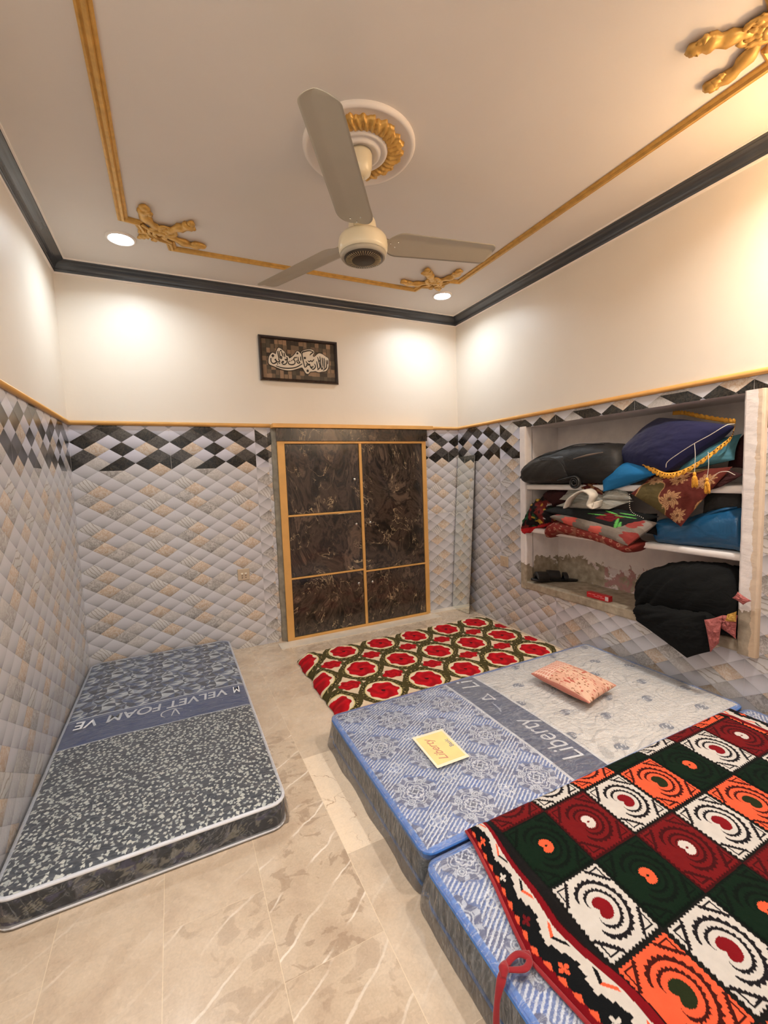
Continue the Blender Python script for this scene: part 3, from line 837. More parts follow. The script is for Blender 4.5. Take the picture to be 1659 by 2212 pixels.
doors = [(CX0 + .057, 2.054, 1.038, 1.608, 'r', 1.305), (CX0 + .057, 2.054, .524, 1.023, 'r', .923), (CX0 + .057, 2.054, .028, .510, 'r', .405),
         (2.078, 2.680, .504, 1.608, 'l', .926), (2.078, 2.680, .028, .490, 'l', .400)]
for (x0, x1, z0, z1, side, kz) in doors:
    d_ = box('door', x0 + .003, x1 - .003, CY + .006, -.01, z0 + .003, z1 - .003, M['laminate'], cb, .002)
    kx = 1.998 if side == 'r' else 2.128
    kn = grid_mesh('knob', capped(tube_grid([(kx, CY + .008, kz), (kx, CY - .004, kz), (kx, CY - .010, kz), (kx, CY - .018, kz), (kx, CY - .022, kz)], [.005, .005, .011, .012, .006], 20, up=(0, 0, 1))), M['chrome'], d_)
# rough plaster reveal left of the cupboard
nzc = Noise(11)
zz = np.linspace(0.0, 1.73, 80)
P = np.zeros((80, 6, 3))
for i, z in enumerate(zz):
    w0 = 1.325 + .012 * nzc(z * 14, 3, 1, 3)
    P[i] = [(w0, -.001, z), (w0 + .004, -.014 + .006 * nzc(z * 20, 9), z), (w0 + .016, -.020 + .01 * nzc(z * 25, 5, 1, 2), z), (1.352, -.030 + .01 * nzc(z * 30, 2), z), (1.3615, -.045, z), (1.3618, -.001, z)]
tag(grid_mesh('trim_8', P, M['rough_cement'], closed_u=True), kind='structure')

# ------------------------------------------------------------------ framed calligraphy
PX0, PX1, PZ0, PZ1 = 1.271, 1.912, 2.102, 2.447
pf = empty('picture_frame', (1.59, 0, 2.10), 'dark framed calligraphy picture with cream lettering hung on the white back wall', 'picture')
bw = .024
V, Fc = [], []
prof = [(0, -.001), (0, -.020), (.006, -.028), (.016, -.024), (bw, -.012), (bw, -.001)]
ring = [(PX0, PZ0), (PX1, PZ0), (PX1, PZ1), (PX0, PZ1)]
Pq = np.zeros((len(prof), 4, 3))
for k, (dd, yy) in enumerate(prof):
    for i, (sx, sz) in enumerate(((1, 1), (-1, 1), (-1, -1), (1, -1))):
        Pq[k, i] = (ring[i][0] + sx * dd, yy, ring[i][1] + sz * dd)
grid_mesh('frame', Pq, simple('dark_brown_frame', (48, 36, 32), 0.25, var=.15, vscale=10, coat=.3), pf, closed_u=True, closed_v=True, smooth=False)
rng = random.Random(8)
cvs = Canvas(PX0 + bw, PX1 - bw, PZ0 + bw, PZ1 - bw, .0025, (96, 82, 68))
gx = 18; gz = 9
for i in range(gx):
    for j in range(gz):
        x = PX0 + bw + (i + .5) * (PX1 - PX0 - 2 * bw) / gx; z = PZ0 + bw + (j + .5) * (PZ1 - PZ0 - 2 * bw) / gz
        w_ = .017 * rng.uniform(.8, 1.1); h_ = .018 * rng.uniform(.85, 1.2)
        c = rng.choice([(116, 98, 80), (140, 116, 94), (70, 62, 54), (84, 76, 64), (156, 128, 104), (60, 52, 46)])
        cvs.poly([(x - w_, z - h_), (x + w_ * .9, z - h_), (x + w_, z + h_), (x - w_, z + h_ * .9)], c)
        cvs.stroke([(x + w_, z - h_), (x + w_, z + h_)], .003, (50, 42, 36))
xs = np.linspace(PX0 + bw, PX1 - bw, 240); zsn = np.linspace(PZ0 + bw, PZ1 - bw, 130)
XX, ZZ = np.meshgrid(xs, zsn)
grid_mesh('woven_background', np.stack([XX, XX * 0 - .008, ZZ], -1), printed('woven_backing', 0.35, bscale=80), pf, col=cvs.sample(XX, ZZ), smooth=False)
BLOB = [(1343,2268),(1351,2292),(1372,2317),(1390,2314),(1400,2310),(1408,2334),(1422,2358),(1438,2357),(1459,2343),(1473,2330),(1484,2305),(1501,2299),(1507,2285),(1533,2302),(1554,2323),(1570,2345),(1585,2344),(1597,2333),(1604,2327),(1610,2347),(1646,2364),(1687,2370),(1710,2362),(1714,2346),(1700,2320),(1715,2314),(1742,2338),(1763,2345),(1789,2337),(1810,2324),(1833,2309),(1836,2277),(1829,2237),(1809,2208),(1777,2201),(1745,2193),(1720,2200),(1699,2196),(1673,2192),(1659,2176),(1639,2177),(1627,2194),(1613,2217),(1601,2221),(1568,2209),(1522,2194),(1478,2191),(1430,2199),(1382,2215),(1350,2226),(1341,2240)]
STROKES = [(7,[(1360,2276),(1361,2250),(1376,2235),(1398,2244),(1404,2258),(1392,2265),(1400,2272)]),(6,[(1399,2253),(1413,2250),(1428,2256),(1419,2274)]),(6,[(1416,2334),(1424,2274)]),(6,[(1428,2335),(1434,2284),(1446,2281),(1442,2294),(1429,2284)]),(6,[(1447,2332),(1457,2296)]),(6,[(1466,2325),(1471,2292)]),(6,[(1483,2293),(1490,2284),(1477,2269),(1470,2278)]),(6,[(1492,2280),(1481,2245),(1456,2234),(1442,2252)]),(6,[(1496,2261),(1500,2242),(1524,2237),(1547,2246),(1553,2270)]),(6,[(1555,2299),(1542,2283),(1551,2265)]),(5,[(1567,2300),(1557,2289)]),(6,[(1600,2307),(1599,2274)]),(6,[(1577,2301),(1581,2272),(1590,2258),(1575,2253),(1566,2266),(1571,2276)]),(7,[(1709,2350),(1676,2359),(1635,2349),(1612,2335),(1616,2289),(1629,2223)]),(6,[(1707,2348),(1688,2336),(1677,2323)]),(6,[(1657,2278),(1669,2272),(1683,2280),(1692,2274),(1709,2292)]),(6,[(1641,2272),(1656,2254),(1673,2250),(1650,2241)]),(6,[(1629,2223),(1644,2234),(1648,2253)]),(6,[(1673,2245),(1680,2226),(1701,2233)]),(6,[(1397,2220),(1440,2208),(1498,2207),(1558,2220),(1610,2250)]),(6,[(1712,2258),(1719,2234),(1700,2213),(1680,2222)]),(6,[(1731,2279),(1741,2211)]),(6,[(1745,2295),(1758,2237),(1736,2211)]),(5,[(1741,2314),(1752,2281),(1766,2301)]),(6,[(1760,2320),(1770,2223),(1784,2234)]),(6,[(1780,2312),(1784,2239)]),(6,[(1796,2309),(1797,2225)]),(6,[(1813,2295),(1813,2236),(1783,2209)]),(6,[(1827,2296),(1825,2262)])]
DOTS = [(1377,2295,13),(1410,2235,5),(1426,2241,5),(1442,2339,6),(1454,2254,8),(1509,2262,4),(1524,2268,4),(1534,2276,4),(1574,2329,8),(1634,2298,9),(1652,2198,10),(1685,2232,4),(1698,2237,4)]
def extrude_poly(pts3, dirv, mat, name, parent):
    n = len(pts3); V = [Vector(p) for p in pts3]; V2 = [p + Vector(dirv) for p in V]
    return mesh(name, V + V2, [tuple(range(n)), tuple(range(2 * n - 1, n - 1, -1))] + [(i, (i + 1) % n, n + (i + 1) % n, n + i) for i in range(n)], mat, parent)
bp = catmull(BLOB + BLOB[:1], 160)[:-1] / 1000
bc = bp.mean(0)
M['ink'] = simple('black_lettering', (26, 20, 18), 0.4)
M['cream_letter'] = simple('cream_lettering_ground', (226, 214, 196), 0.4, var=.03)
# dark outline, cream ground and black script, each a thin raised layer
def offs(p, d):
    t_ = np.roll(p, -1, 0) - np.roll(p, 1, 0); nn = np.stack([t_[:, 1], -t_[:, 0]], 1); nn /= np.linalg.norm(nn, axis=1)[:, None]
    if ((p + nn * .001 - bc) ** 2).sum() < ((p - bc) ** 2).sum(): nn = -nn
    return p + nn * d
extrude_poly([(x, -.0085, z) for x, z in offs(bp, .006)], (0, -.003, 0), M['ink'], 'script_outline', pf)
extrude_poly([(x, -.0115, z) for x, z in bp], (0, -.003, 0), M['cream_letter'], 'script_ground', pf)
gs = []
for w_, l in STROKES:
    p = catmull([(a / 1000, -.0155, b / 1000) for a, b in l], max(8, len(l) * 5))
    nn = len(p); r = (w_ / 2000 + .0006) * (0.75 + .45 * np.sin(np.linspace(.3, PI - .3, nn)))
    gs.append(capped(tube_grid(p, r, 10, 0.35, up=(0, 1, 0))))
for a, b, r in DOTS:
    c0 = np.array([a / 1000, -.0145, b / 1000])
    gs.append(capped(tube_grid([c0, c0 + (0, -.002, 0)], [r / 1000, r / 1000], 4 if r > 12 else 14, up=(0, 0, 1))))
multi('script_letters', gs, M['ink'], pf)

# ------------------------------------------------------------------ switch plates
def plate(loc, axis, label):
    e = empty('switch_socket' if axis == 'y' else 'switch_plate', loc, label, 'switch')
    x, y, z = loc
    if axis == 'y':
        box('plate', x - .045, x + .045, -.010, -.0005, z - .045, z + .045, M['switch'], e, .003)
        for a in (-.012, .016):
            box('rocker', x + a - .008, x + a + .008, -.014, -.009, z + .004, z + .014, M['switch_white'], e, .001)
            for b in (-.008, -.024):
                box('socket_hole', x + a - .003, x + a + .003, -.0115, -.009, z + b - .003, z + b + .003, M['black_plastic'], e)
    else:
        box('plate', x - .010, x - .0005, y - .048, y + .048, z - .045, z + .045, M['switch'], e, .003)
        box('rocker', x - .014, x - .009, y - .012, y + .012, z - .012, z + .012, M['switch'], e, .001)
    return e
plate((1.054, 0, .594), 'y', 'beige socket and switch plate on the diamond tiles left of the cupboard')
plate((W, -.643, .557), 'x', 'blank beige switch plate on the right wall beside the shelf recess')

# ------------------------------------------------------------------ leaning mirror
mr = empty('mirror', (3.02, -.14, 0), 'tall narrow frameless mirror leaning in the corner right of the cupboard', 'mirror')
b0, b1 = np.array([3.0, -.020, .004]), np.array([3.028, -.252, .004])
t0, t1 = np.array([3.108, -.014, 1.478]), np.array([3.116, -.272, 1.487])
nrm = np.cross(b1 - b0, t0 - b0); nrm /= np.linalg.norm(nrm)
if nrm[0] > 0: nrm = -nrm
fr4 = [b0, b1, t1, t0]; bk4 = [p - nrm * .004 for p in fr4]
mesh('glass', [tuple(p) for p in fr4], [(0, 1, 2, 3)], M['mirror'], mr)
mesh('backing', [tuple(p - nrm * .0005) for p in fr4] + [tuple(p) for p in bk4], [(0, 1, 2, 3), (7, 6, 5, 4), (0, 4, 5, 1), (1, 5, 6, 2), (2, 6, 7, 3), (3, 7, 4, 0)], M['mirror_back'], mr)
# ------------------------------------------------------------------ soft goods helpers
def to_round(X, Y, x0, x1, y0, y1, r):
    X = X.copy(); Y = Y.copy()
    cx = np.where(X < x0 + r, x0 + r, np.where(X > x1 - r, x1 - r, X)); cy = np.where(Y < y0 + r, y0 + r, np.where(Y > y1 - r, y1 - r, Y))
    dx, dy = X - cx, Y - cy
    m = (np.abs(dx) > 1e-9) & (np.abs(dy) > 1e-9)
    s = np.where(m, np.maximum(np.abs(dx), np.abs(dy)) / np.maximum(np.hypot(dx, dy), 1e-9), 1)
    return cx + dx * s, cy + dy * s

def perim(x0, x1, y0, y1, r, n=400):
    pts = []
    for (cx, cy, a0) in ((x1 - r, y0 + r, -PI / 2), (x1 - r, y1 - r, 0), (x0 + r, y1 - r, PI / 2), (x0 + r, y0 + r, PI)):
        for k in range(9):
            a = a0 + k / 8 * PI / 2
            pts.append((cx + r * math.cos(a), cy + r * math.sin(a)))
    p = np.array(pts + [pts[0]])
    s = np.concatenate([[0], np.cumsum(np.hypot(*(p[1:] - p[:-1]).T))])
    t = np.linspace(0, s[-1], n, endpoint=False)
    q = np.stack([np.interp(t, s, p[:, 0]), np.interp(t, s, p[:, 1])], 1)
    tg = np.roll(q, -1, 0) - np.roll(q, 1, 0); nrm = np.stack([tg[:, 1], -tg[:, 0]], 1); nrm /= np.linalg.norm(nrm, axis=1)[:, None]
    return q, nrm, t

def mattress(root, x0, x1, y0, y1, h, r, top_cv, side_fn, pipe_mat, step, seed, crown=.008, quilt=.0015, piper=.007):
    nzm = Noise(seed)
    nu, nv = int((x1 - x0) / step), int((y1 - y0) / step)
    X, Y = np.meshgrid(np.linspace(x0, x1, nu), np.linspace(y0, y1, nv))
    XR, YR = to_round(X, Y, x0, x1, y0, y1, r)
    e = np.minimum(np.minimum(X - x0, x1 - X), np.minimum(Y - y0, y1 - Y))
    z = h - .010 + .010 * np.sqrt(np.clip(1 - (1 - np.clip(e / .02, 0, 1)) ** 2, 0, 1)) + crown * np.clip(e / .25, 0, 1) ** .7 + quilt * 3 * nzm(X, Y, 7, 2)
    grid_mesh('top_panel', np.stack([XR, YR, z], -1), M['cloth_print'], root, col=top_cv.sample(XR, YR))
    q, nr, s = perim(x0, x1, y0, y1, r, 900)
    lv = np.linspace(0, 1, 24)
    P = np.zeros((24, 900, 3)); C = np.zeros((24, 900, 3))
    for i, l in enumerate(lv):
        out = .006 * math.sin(l * PI) - .010 * (1 - min(1, l / .12)) 
        P[i, :, 0] = q[:, 0] + nr[:, 0] * out; P[i, :, 1] = q[:, 1] + nr[:, 1] * out; P[i, :, 2] = .002 + (h - .012) * l
        C[i] = side_fn(s, l * h)
    bt = len(q)
    grid_mesh('side_border', P, M['cloth_print'], root, closed_u=True, col=C)
    for zz, nm in ((h - .008, 'top_piping'), (.010, 'bottom_piping')):
        ring = np.concatenate([q + nr * .002, np.full((len(q), 1), zz)], 1)[::3]
        G = tube_grid(np.vstack([ring, ring[:2]]), piper, 10)[:-1]
        G[0] = G[-1] if False else G[0]
        grid_mesh(nm, G[:len(ring)], pipe_mat, root, closed_u=True, closed_v=True)

def wrap_film(root, x0, x1, y0, y1, h, r, seed, mat, mat_side, puff=.012, skirt=.028, crown=.012, name='plastic_wrap', ss=.012):
    nzm = Noise(seed)
    nu, nv = int((x1 - x0) / ss), int((y1 - y0) / ss)
    X, Y = np.meshgrid(np.linspace(x0 - .006, x1 + .006, nu), np.linspace(y0 - .006, y1 + .006, nv))
    XR, YR = to_round(X, Y, x0 - .006, x1 + .006, y0 - .006, y1 + .006, r + .006)
    e = np.minimum(np.minimum(X - x0, x1 - X), np.minimum(Y - y0, y1 - Y)) + .006
    z = h + .004 + crown * np.clip(e / .2, 0, 1) ** .7 + .006 * np.clip(e / .05, 0, 1) * (nzm(X * 1.0, Y * 2.2, 9, 3) + .25)
    z = z - .006 * np.clip(1 - e / .01, 0, 1)
    grid_mesh(name, np.stack([XR, YR, z], -1), mat, root)
    q, nr, s = perim(x0 - .006, x1 + .006, y0 - .006, y1 + .006, r + .006, 700)
    lv = np.linspace(0, 1, 12)
    P = np.zeros((12, 700, 3))
    for i, l in enumerate(lv):
        out = (1 - l) ** 1.3 * skirt * (1 + .7 * nzm(s * 7, l * 2, 1, 2)) + puff * math.sin(l * PI) * (.6 + 1.2 * nzm(s * 24, l * 3 + 5, 1, 2))
        out = out * np.where(np.abs(nr[:, 1]) > .6, .12, 1.0)
        P[i, :, 0] = q[:, 0] + nr[:, 0] * out; P[i, :, 1] = q[:, 1] + nr[:, 1] * out; P[i, :, 2] = .002 + (h - .004) * l
    P[:, :, 0] = np.clip(P[:, :, 0], .004, W - .004); P[:, :, 1] = np.clip(P[:, :, 1], -D + .003, -.004)
    grid_mesh(name + '_sides', P, mat_side, root, closed_u=True)

def text_part(name, s, loc, size, rz, mat, parent, shear=0.0, bold=0.0, align='CENTER', sx=1.0, depth=.0004, fit=None):
    cu = bpy.data.curves.new(name, 'FONT'); cu.body = s; cu.size = size; cu.shear = shear; cu.offset = bold; cu.align_x = align; cu.extrude = depth
    cu.resolution_u = 6
    o = bpy.data.objects.new(name, cu); COL.objects.link(o)
    bpy.context.view_layer.update()
    me = bpy.data.meshes.new_from_object(o.evaluated_get(bpy.context.evaluated_depsgraph_get()))
    bpy.data.objects.remove(o)
    if fit:
        cs = [v.co.x for v in me.vertices]; sx = fit / (max(cs) - min(cs))
    me.transform(Matrix.Translation(loc) @ Matrix.Rotation(rz, 4, 'Z') @ Matrix.Diagonal((sx, 1, 1, 1)))
    me.materials.clear(); me.materials.append(mat)
    o = bpy.data.objects.new(name, me); COL.objects.link(o)
    return finish(o, parent)

def jitter_tris(cv, x0, x1, y0, y1, nx, ny, pal, rng, jit=.36, prob=1.0, px=None, py=None):
    """shard mosaic from a jittered lattice; px,py: repeat of the print in cells"""
    px = px or nx; py = py or ny
    J = {(i, j): (rng.uniform(-jit, jit), rng.uniform(-jit, jit)) for i in range(px) for j in range(py)}
    Cc = {(i, j, k): (rng.choice(pal) if rng.random() < prob else None) for i in range(px) for j in range(py) for k in range(4)}
    dx, dy = (x1 - x0) / nx, (y1 - y0) / ny
    def pt(i, j):
        a, b = J[(i % px, j % py)]
        return (x0 + (i + a) * dx, y0 + (j + b) * dy)
    for i in range(-1, nx + 1):
        for j in range(-1, ny + 1):
            a, b, c, d = pt(i, j), pt(i + 1, j), pt(i + 1, j + 1), pt(i, j + 1)
            m = ((a[0] + b[0] + c[0] + d[0]) / 4 + dx * .18 * math.sin(i % px * 2.1), (a[1] + b[1] + c[1] + d[1]) / 4)
            for k, (p, q) in enumerate(((a, b), (b, c), (c, d), (d, a))):
                col = Cc[(i % px, j % py, k)]
                if col: cv.poly([p, q, m], col)

# ------------------------------------------------------------------ left mattress (blue and dark shards)
LX0, LX1, LY0, LY1, LH = .022, .902, -1.945, -.050, .112
ml = empty('mattress', (.46, -1.0, 0), 'mattress on the left with blue shard pattern, blue lettered band and white piping', 'mattress')
rng = random.Random(21)
cv = Canvas(LX0, LX1, LY0, LY1, .001, (52, 59, 70))
sub = Canvas(0, 1, 0, 1, .5, (0, 0, 0))
pal = [(38, 50, 82), (62, 82, 124), (44, 52, 68), (168, 176, 190), (226, 230, 230), (92, 104, 136), (50, 56, 70), (120, 130, 150), (44, 52, 66), (206, 210, 212)]
jitter_tris(cv, LX0, LX1, -.86, LY1, 18, 18, pal, rng, px=6, py=5)
# near field: small off-white chips on slate
for i in range(54):
    for j in range(50):
        if rng.random() < .20: continue
        x = LX0 + (i + rng.uniform(.0, 1)) / 54 * (LX1 - LX0); y = LY0 + (j + rng.uniform(.0, 1)) / 50 * (-1.145 - LY0)
        a = rng.uniform(0, 2 * PI); rr = rng.uniform(.0055, .0092)
        k = rng.choice([3, 3, 3, 4])
        pts = [(x + rr * rng.uniform(.75, 1.35) * math.cos(a + 2 * PI * q / k), y + rr * rng.uniform(.75, 1.35) * math.sin(a + 2 * PI * q / k)) for q in range(k)]
        cv.poly(pts, rng.choice([(222, 224, 214), (206, 210, 204), (228, 228, 218)]))
cv.poly([(LX0, -1.146), (LX1, -1.146), (LX1, -.862), (LX0, -.862)], (206, 210, 216))
cv.poly([(LX0, -1.139), (LX1, -1.139), (LX1, -.888), (LX0, -.888)], (56, 76, 122))
cv.poly([(LX0, -.886), (LX1, -.886), (LX1, -.872), (LX0, -.872)], (60, 78, 120))
sidec = Canvas(0, 6, 0, LH + .01, .003, (40, 44, 56))
jitter_tris(sidec, 0, 6, -.02, LH + .03, 110, 3, [(28, 32, 44), (38, 44, 60), (82, 82, 116), (158, 154, 144), (46, 52, 66), (24, 30, 40), (118, 118, 128), (34, 40, 54)], rng, px=22, py=4)
for k in range(40):
    xx = k * .15 + .05
    for q in range(5):
        sidec.stroke([(xx + q * .009, .04), (xx + q * .009 + .03, .08)], .002, (150, 146, 130)); sidec.stroke([(xx + q * .009 + .03, .04), (xx + q * .009, .08)], .002, (150, 146, 130))
M['white_piping'] = simple('white_piping', (232, 234, 240), 0.6, var=.04, bump=.3, bscale=120)
M['blue_piping'] = simple('bright_blue_piping', (70, 128, 206), 0.5, var=.08, bump=.3, bscale=120)
mattress(ml, LX0, LX1, LY0, LY1, LH, .05, cv, lambda s, z: sidec.sample(s % 6, np.full_like(s, z)), M['white_piping'], .0015, 31)
M['white_print'] = simple('white_woven_print', (222, 224, 228), 0.7, var=.03)
for s_, cx_, w_ in (('VELVET FOAM', .505, .590), ('M', .852, .038), ('VE', .120, .100)):
    text_part('band_lettering', s_, (cx_, -.912, LH + .0105), .108, PI, M['white_print'], ml, shear=.10, bold=.0014, fit=w_)
tube('band_emblem', [(.548, -1.085, LH + .011), (.528, -1.020, LH + .011), (.510, -1.080, LH + .011)], [.0028, .005, .0022], M['white_print'], ml, flat=.2)
tube('band_emblem_swoosh', [(.565, -1.030, LH + .011), (.520, -1.005, LH + .011), (.470, -1.020, LH + .011), (.462, -1.055, LH + .011), (.478, -1.080, LH + .011)], [.001, .003, .004, .003, .001], M['white_print'], ml, flat=.2)
wrap_film(ml, LX0, LX1, LY0, LY1, LH, .05, 33, M['film'], M['film_side'], puff=.006, skirt=.016, crown=.009)
# loose end of the bag lying up against the tiled wall
ny_, nz_ = 60, 16
P = np.zeros((nz_, ny_, 3)); nzf = Noise(5)
for j in range(ny_):
    y = -1.93 + 1.86 * j / (ny_ - 1)
    top = np.interp(y, [-1.93, -1.75, -1.5, -1.0, -.6, -.25, -.07], [.13, .26, .36, .34, .28, .22, .18])
    for i in range(nz_):
        l = i / (nz_ - 1)
        P[i, j] = (.004 + .014 * (1 - l) ** 2 + .010 * abs(nzf(y * 6, l * 5, 1, 3)), y, LH + (top - LH) * l * (1 + .06 * nzf(y * 10, 3)))
grid_mesh('plastic_wrap_loose_end', P, M['film_loose'], ml)

# ------------------------------------------------------------------ blue mattresses on the right
def ring_line(r, r0, w): return np.abs(r - r0) < w
def blue_canvas(x0, x1, y0, y1, split, step=.002):
    cv = Canvas(x0, x1, y0, y1, step, (98, 122, 176))
    X, Y = cv.X, cv.Y
    nz1 = Noise(7)
    # broad soft trellis of darker and brighter blue
    dx, dy = .302, .310
    ax = ((X - 1.492) / dx); ay = ((Y + 1.72) / dy)
    tre = np.abs(((ax + ay) * 1.0 + .5) % 1 - .5); tre2 = np.abs(((ax - ay) * 1.0 + .5) % 1 - .5)
    stripe = ((X * .62 - Y * 1.0) * 64) % 1
    band = np.minimum(np.abs(tre - .5), 9)
    st = (tre2 > .30) & (stripe < .42)
    bands = (tre > .40)
    base = cv.a
    base[tre < .10] = np.array((92, 98, 140)) / 255.
    base[(tre2 < .08)] = np.array((84, 116, 184)) / 255.
    base[st] = np.array((226, 230, 236)) / 255.
    st2 = (tre > .36) & (stripe < .42)
    base[st2] = np.array((226, 230, 236)) / 255.
    base[(tre2 > .30) & (stripe > .42) & (stripe < .62)] = np.array((70, 84, 128)) / 255.
    def medal(r, t):
        L = []
        wob = 1 + .07 * np.cos(t * 8)
        f = r / wob
        L.append((f < 1.0, (92, 100, 136)))
        L.append(((f < .98) & (f > .76) & (np.cos(t * 12) > .35), (200, 205, 216)))
        L.append(((f < .74) & (f > .68), (208, 212, 220)))
        p = .52 + .07 * np.abs(np.cos(t * 4))
        L.append((np.abs(f - p) < .03, (222, 226, 232)))
        L.append(((f < .46) & (np.cos(t * 8 + f * 9) > .3), (190, 196, 212)))
        p2 = .32 + .06 * np.abs(np.cos(t * 4 + .8))
        L.append((np.abs(f - p2) < .035, (232, 234, 238)))
        L.append((f < .22, (86, 92, 118)))
        L.append((np.abs(f - .15 - .03 * np.cos(t * 4)) < .03, (226, 230, 236)))
        for q in range(4):
            a = q * PI / 2 + PI / 4
            xx = r * np.cos(t) - .66 * math.cos(a); yy = r * np.sin(t) - .66 * math.sin(a)
            d = np.hypot(xx, yy)
            L.append(((d < .19), (120, 128, 152)))
            L.append((np.abs(d - .16) < .022, (224, 228, 234)))
            L.append((np.abs(d - .08) < .022, (214, 218, 226)))
        return L
    def knot(r, t):
        L = []
        for q in range(4):
            a = q * PI / 2
            d = np.hypot(r * np.cos(t) - .52 * math.cos(a), r * np.sin(t) - .52 * math.sin(a))
            L.append((np.abs(d - .42) < .055, (226, 230, 236)))
        L.append((r < .40, (140, 152, 186)))
        L.append((np.abs(r - .3) < .05, (214, 220, 230)))
        return L
    rr = random.Random(4)
    for i in range(-8, 9):
        for j in range(-8, 9):
            cx, cy = 1.492 + dx * i, -1.72 + dy * j
            for (ox, oy) in ((0, 0), (dx / 2, dy / 2)):
                x_, y_ = cx + ox, cy + oy
                if x0 - .1 < x_ < min(x1, split) + .1 and y0 - .1 < y_ < y1 + .1:
                    cv.polar(x_, y_, .082, medal)
                for (kx, ky) in ((dx / 2, 0), (0, dy / 2)):
                    pass
            for (ox, oy) in ((0, dy / 2), (dx / 2, 0)):
                x_, y_ = cx + ox, cy + oy
                if x0 - .1 < x_ < min(x1, split) + .1 and y0 - .1 < y_ < y1 + .1:
                    cv.polar(x_, y_, .036, knot)
    return cv
BX0, BX1, BY0, BY1, BH = 1.236, 3.066, -2.432, -1.515, .135
SPL = 1.915
cvb = blue_canvas(BX0, BX1, BY0, BY1, SPL)
# cream field with dotted contour lines and paisley swirls
X, Y = cvb.X, cvb.Y
edge_line = SPL + (Y + 1.95) * .0
fld = X > edge_line
nc = Noise(17)
cvb.a[fld] = np.array((222, 218, 212)) / 255.
cont = (nc(X, Y, 3.2, 2) * 26) % 1
dots = (cont < .18) & (((np.arctan2(Y + 1.9, X - 2.4) * 90) % 1 < .5) | ((X * 160 + Y * 140) % 1 < .4))
cvb.a[fld & dots] = np.array((176, 174, 172)) / 255.
def swirl(cx, cy, fl, s=1.0):
    def T(a, b): return (cx + fl * a * s, cy + b * s)
    g = (118, 123, 136); wv_ = (228, 228, 228)
    cvb.poly([T((.030 + .004 * math.cos(3 * a)) * math.cos(a), .025 * math.sin(a) + .006 * math.cos(a)) for a in np.linspace(0, 2 * PI, 24)], g)
    for (ox, oy, fl2) in ((-.012, .004, 1), (.012, -.004, -1)):
        sp_ = [T(ox + fl2 * r_ * math.cos(a), oy + fl2 * r_ * math.sin(a)) for r_, a in zip(np.linspace(.003, .014, 12), np.linspace(0, 4.6, 12))]
        cvb.stroke(sp_, .0045 * s, wv_)
    cvb.stroke([T(-.028, .0), T(-.040, .014), T(-.052, .018), T(-.060, .010)], .0035 * s, (150, 152, 160))
    cvb.stroke([T(.028, .004), T(.038, -.010), T(.048, -.008)], .0035 * s, (150, 152, 160))
for k, (sx_, sy_) in enumerate(((2.25, -1.75), (2.25, -2.07), (2.25, -2.37), (2.40, -1.56), (2.40, -1.88), (2.395, -2.185), (2.555, -1.76), (2.55, -2.075), (2.56, -2.37), (2.715, -1.553), (2.71, -1.865), (2.71, -2.18), (2.87, -1.745), (2.86, -2.05), (2.87, -2.35), (3.0, -1.56), (3.0, -1.88), (3.0, -2.2), (2.09 + .03, -1.9), (2.12, -2.22))):
    swirl(sx_, sy_, 1 if k % 2 else -1)
cvb.poly([(SPL - .015, BY0), (SPL, BY0), (SPL, BY1), (SPL - .015, BY1)], (224, 226, 230))
cvb.poly([(SPL, BY0), (SPL + .185, BY0), (SPL + .185, BY1), (SPL, BY1)], (72, 82, 112))
cvb.poly([(SPL + .185, BY0), (SPL + .198, BY0), (SPL + .198, BY1), (SPL + .185, BY1)], (226, 226, 226))
e = np.minimum(np.minimum(X - BX0, BX1 - X), np.minimum(Y - BY0, BY1 - Y))
cvb.a[e < .014] = np.array((92, 140, 212)) / 255.
mb = empty('mattress', (2.15, -1.97, 0), 'blue and cream mattress in clear plastic carrying a lettered band and yellow card', 'mattress')
def blue_side(seed):
    c = Canvas(0, 6, 0, .15, .003, (104, 112, 120))
    n_ = Noise(seed)
    v = n_(c.X * 14, c.Y * 30, 1, 3)
    c.a *= (1 + .5 * v)[..., None]
    st = ((c.X * 26) % 1 < .3) & (n_(c.X, c.Y, 5) > -.1)
    c.a[st] = np.array((150, 156, 164)) / 255.
    c.a[c.Y > .118] = np.array((84, 134, 208)) / 255.
    return lambda s, z: c.sample(s % 6, np.full_like(s, z))
mattress(mb, BX0, BX1, BY0, BY1, BH, .035, cvb, blue_side(3), M['blue_piping'], .0022, 41, crown=.010, piper=.006)
zt = BH + .0105
text_part('band_lettering', 'Liberty', (SPL + .145, -2.352, zt), .145, PI / 2, M['white_print'], mb, shear=.25, bold=-.0005, align='LEFT', sx=.80)
text_part('band_lettering', 'Li', (SPL + .145, -1.665, zt), .145, PI / 2, M['white_print'], mb, shear=.25, bold=-.0005, align='LEFT', sx=.95)
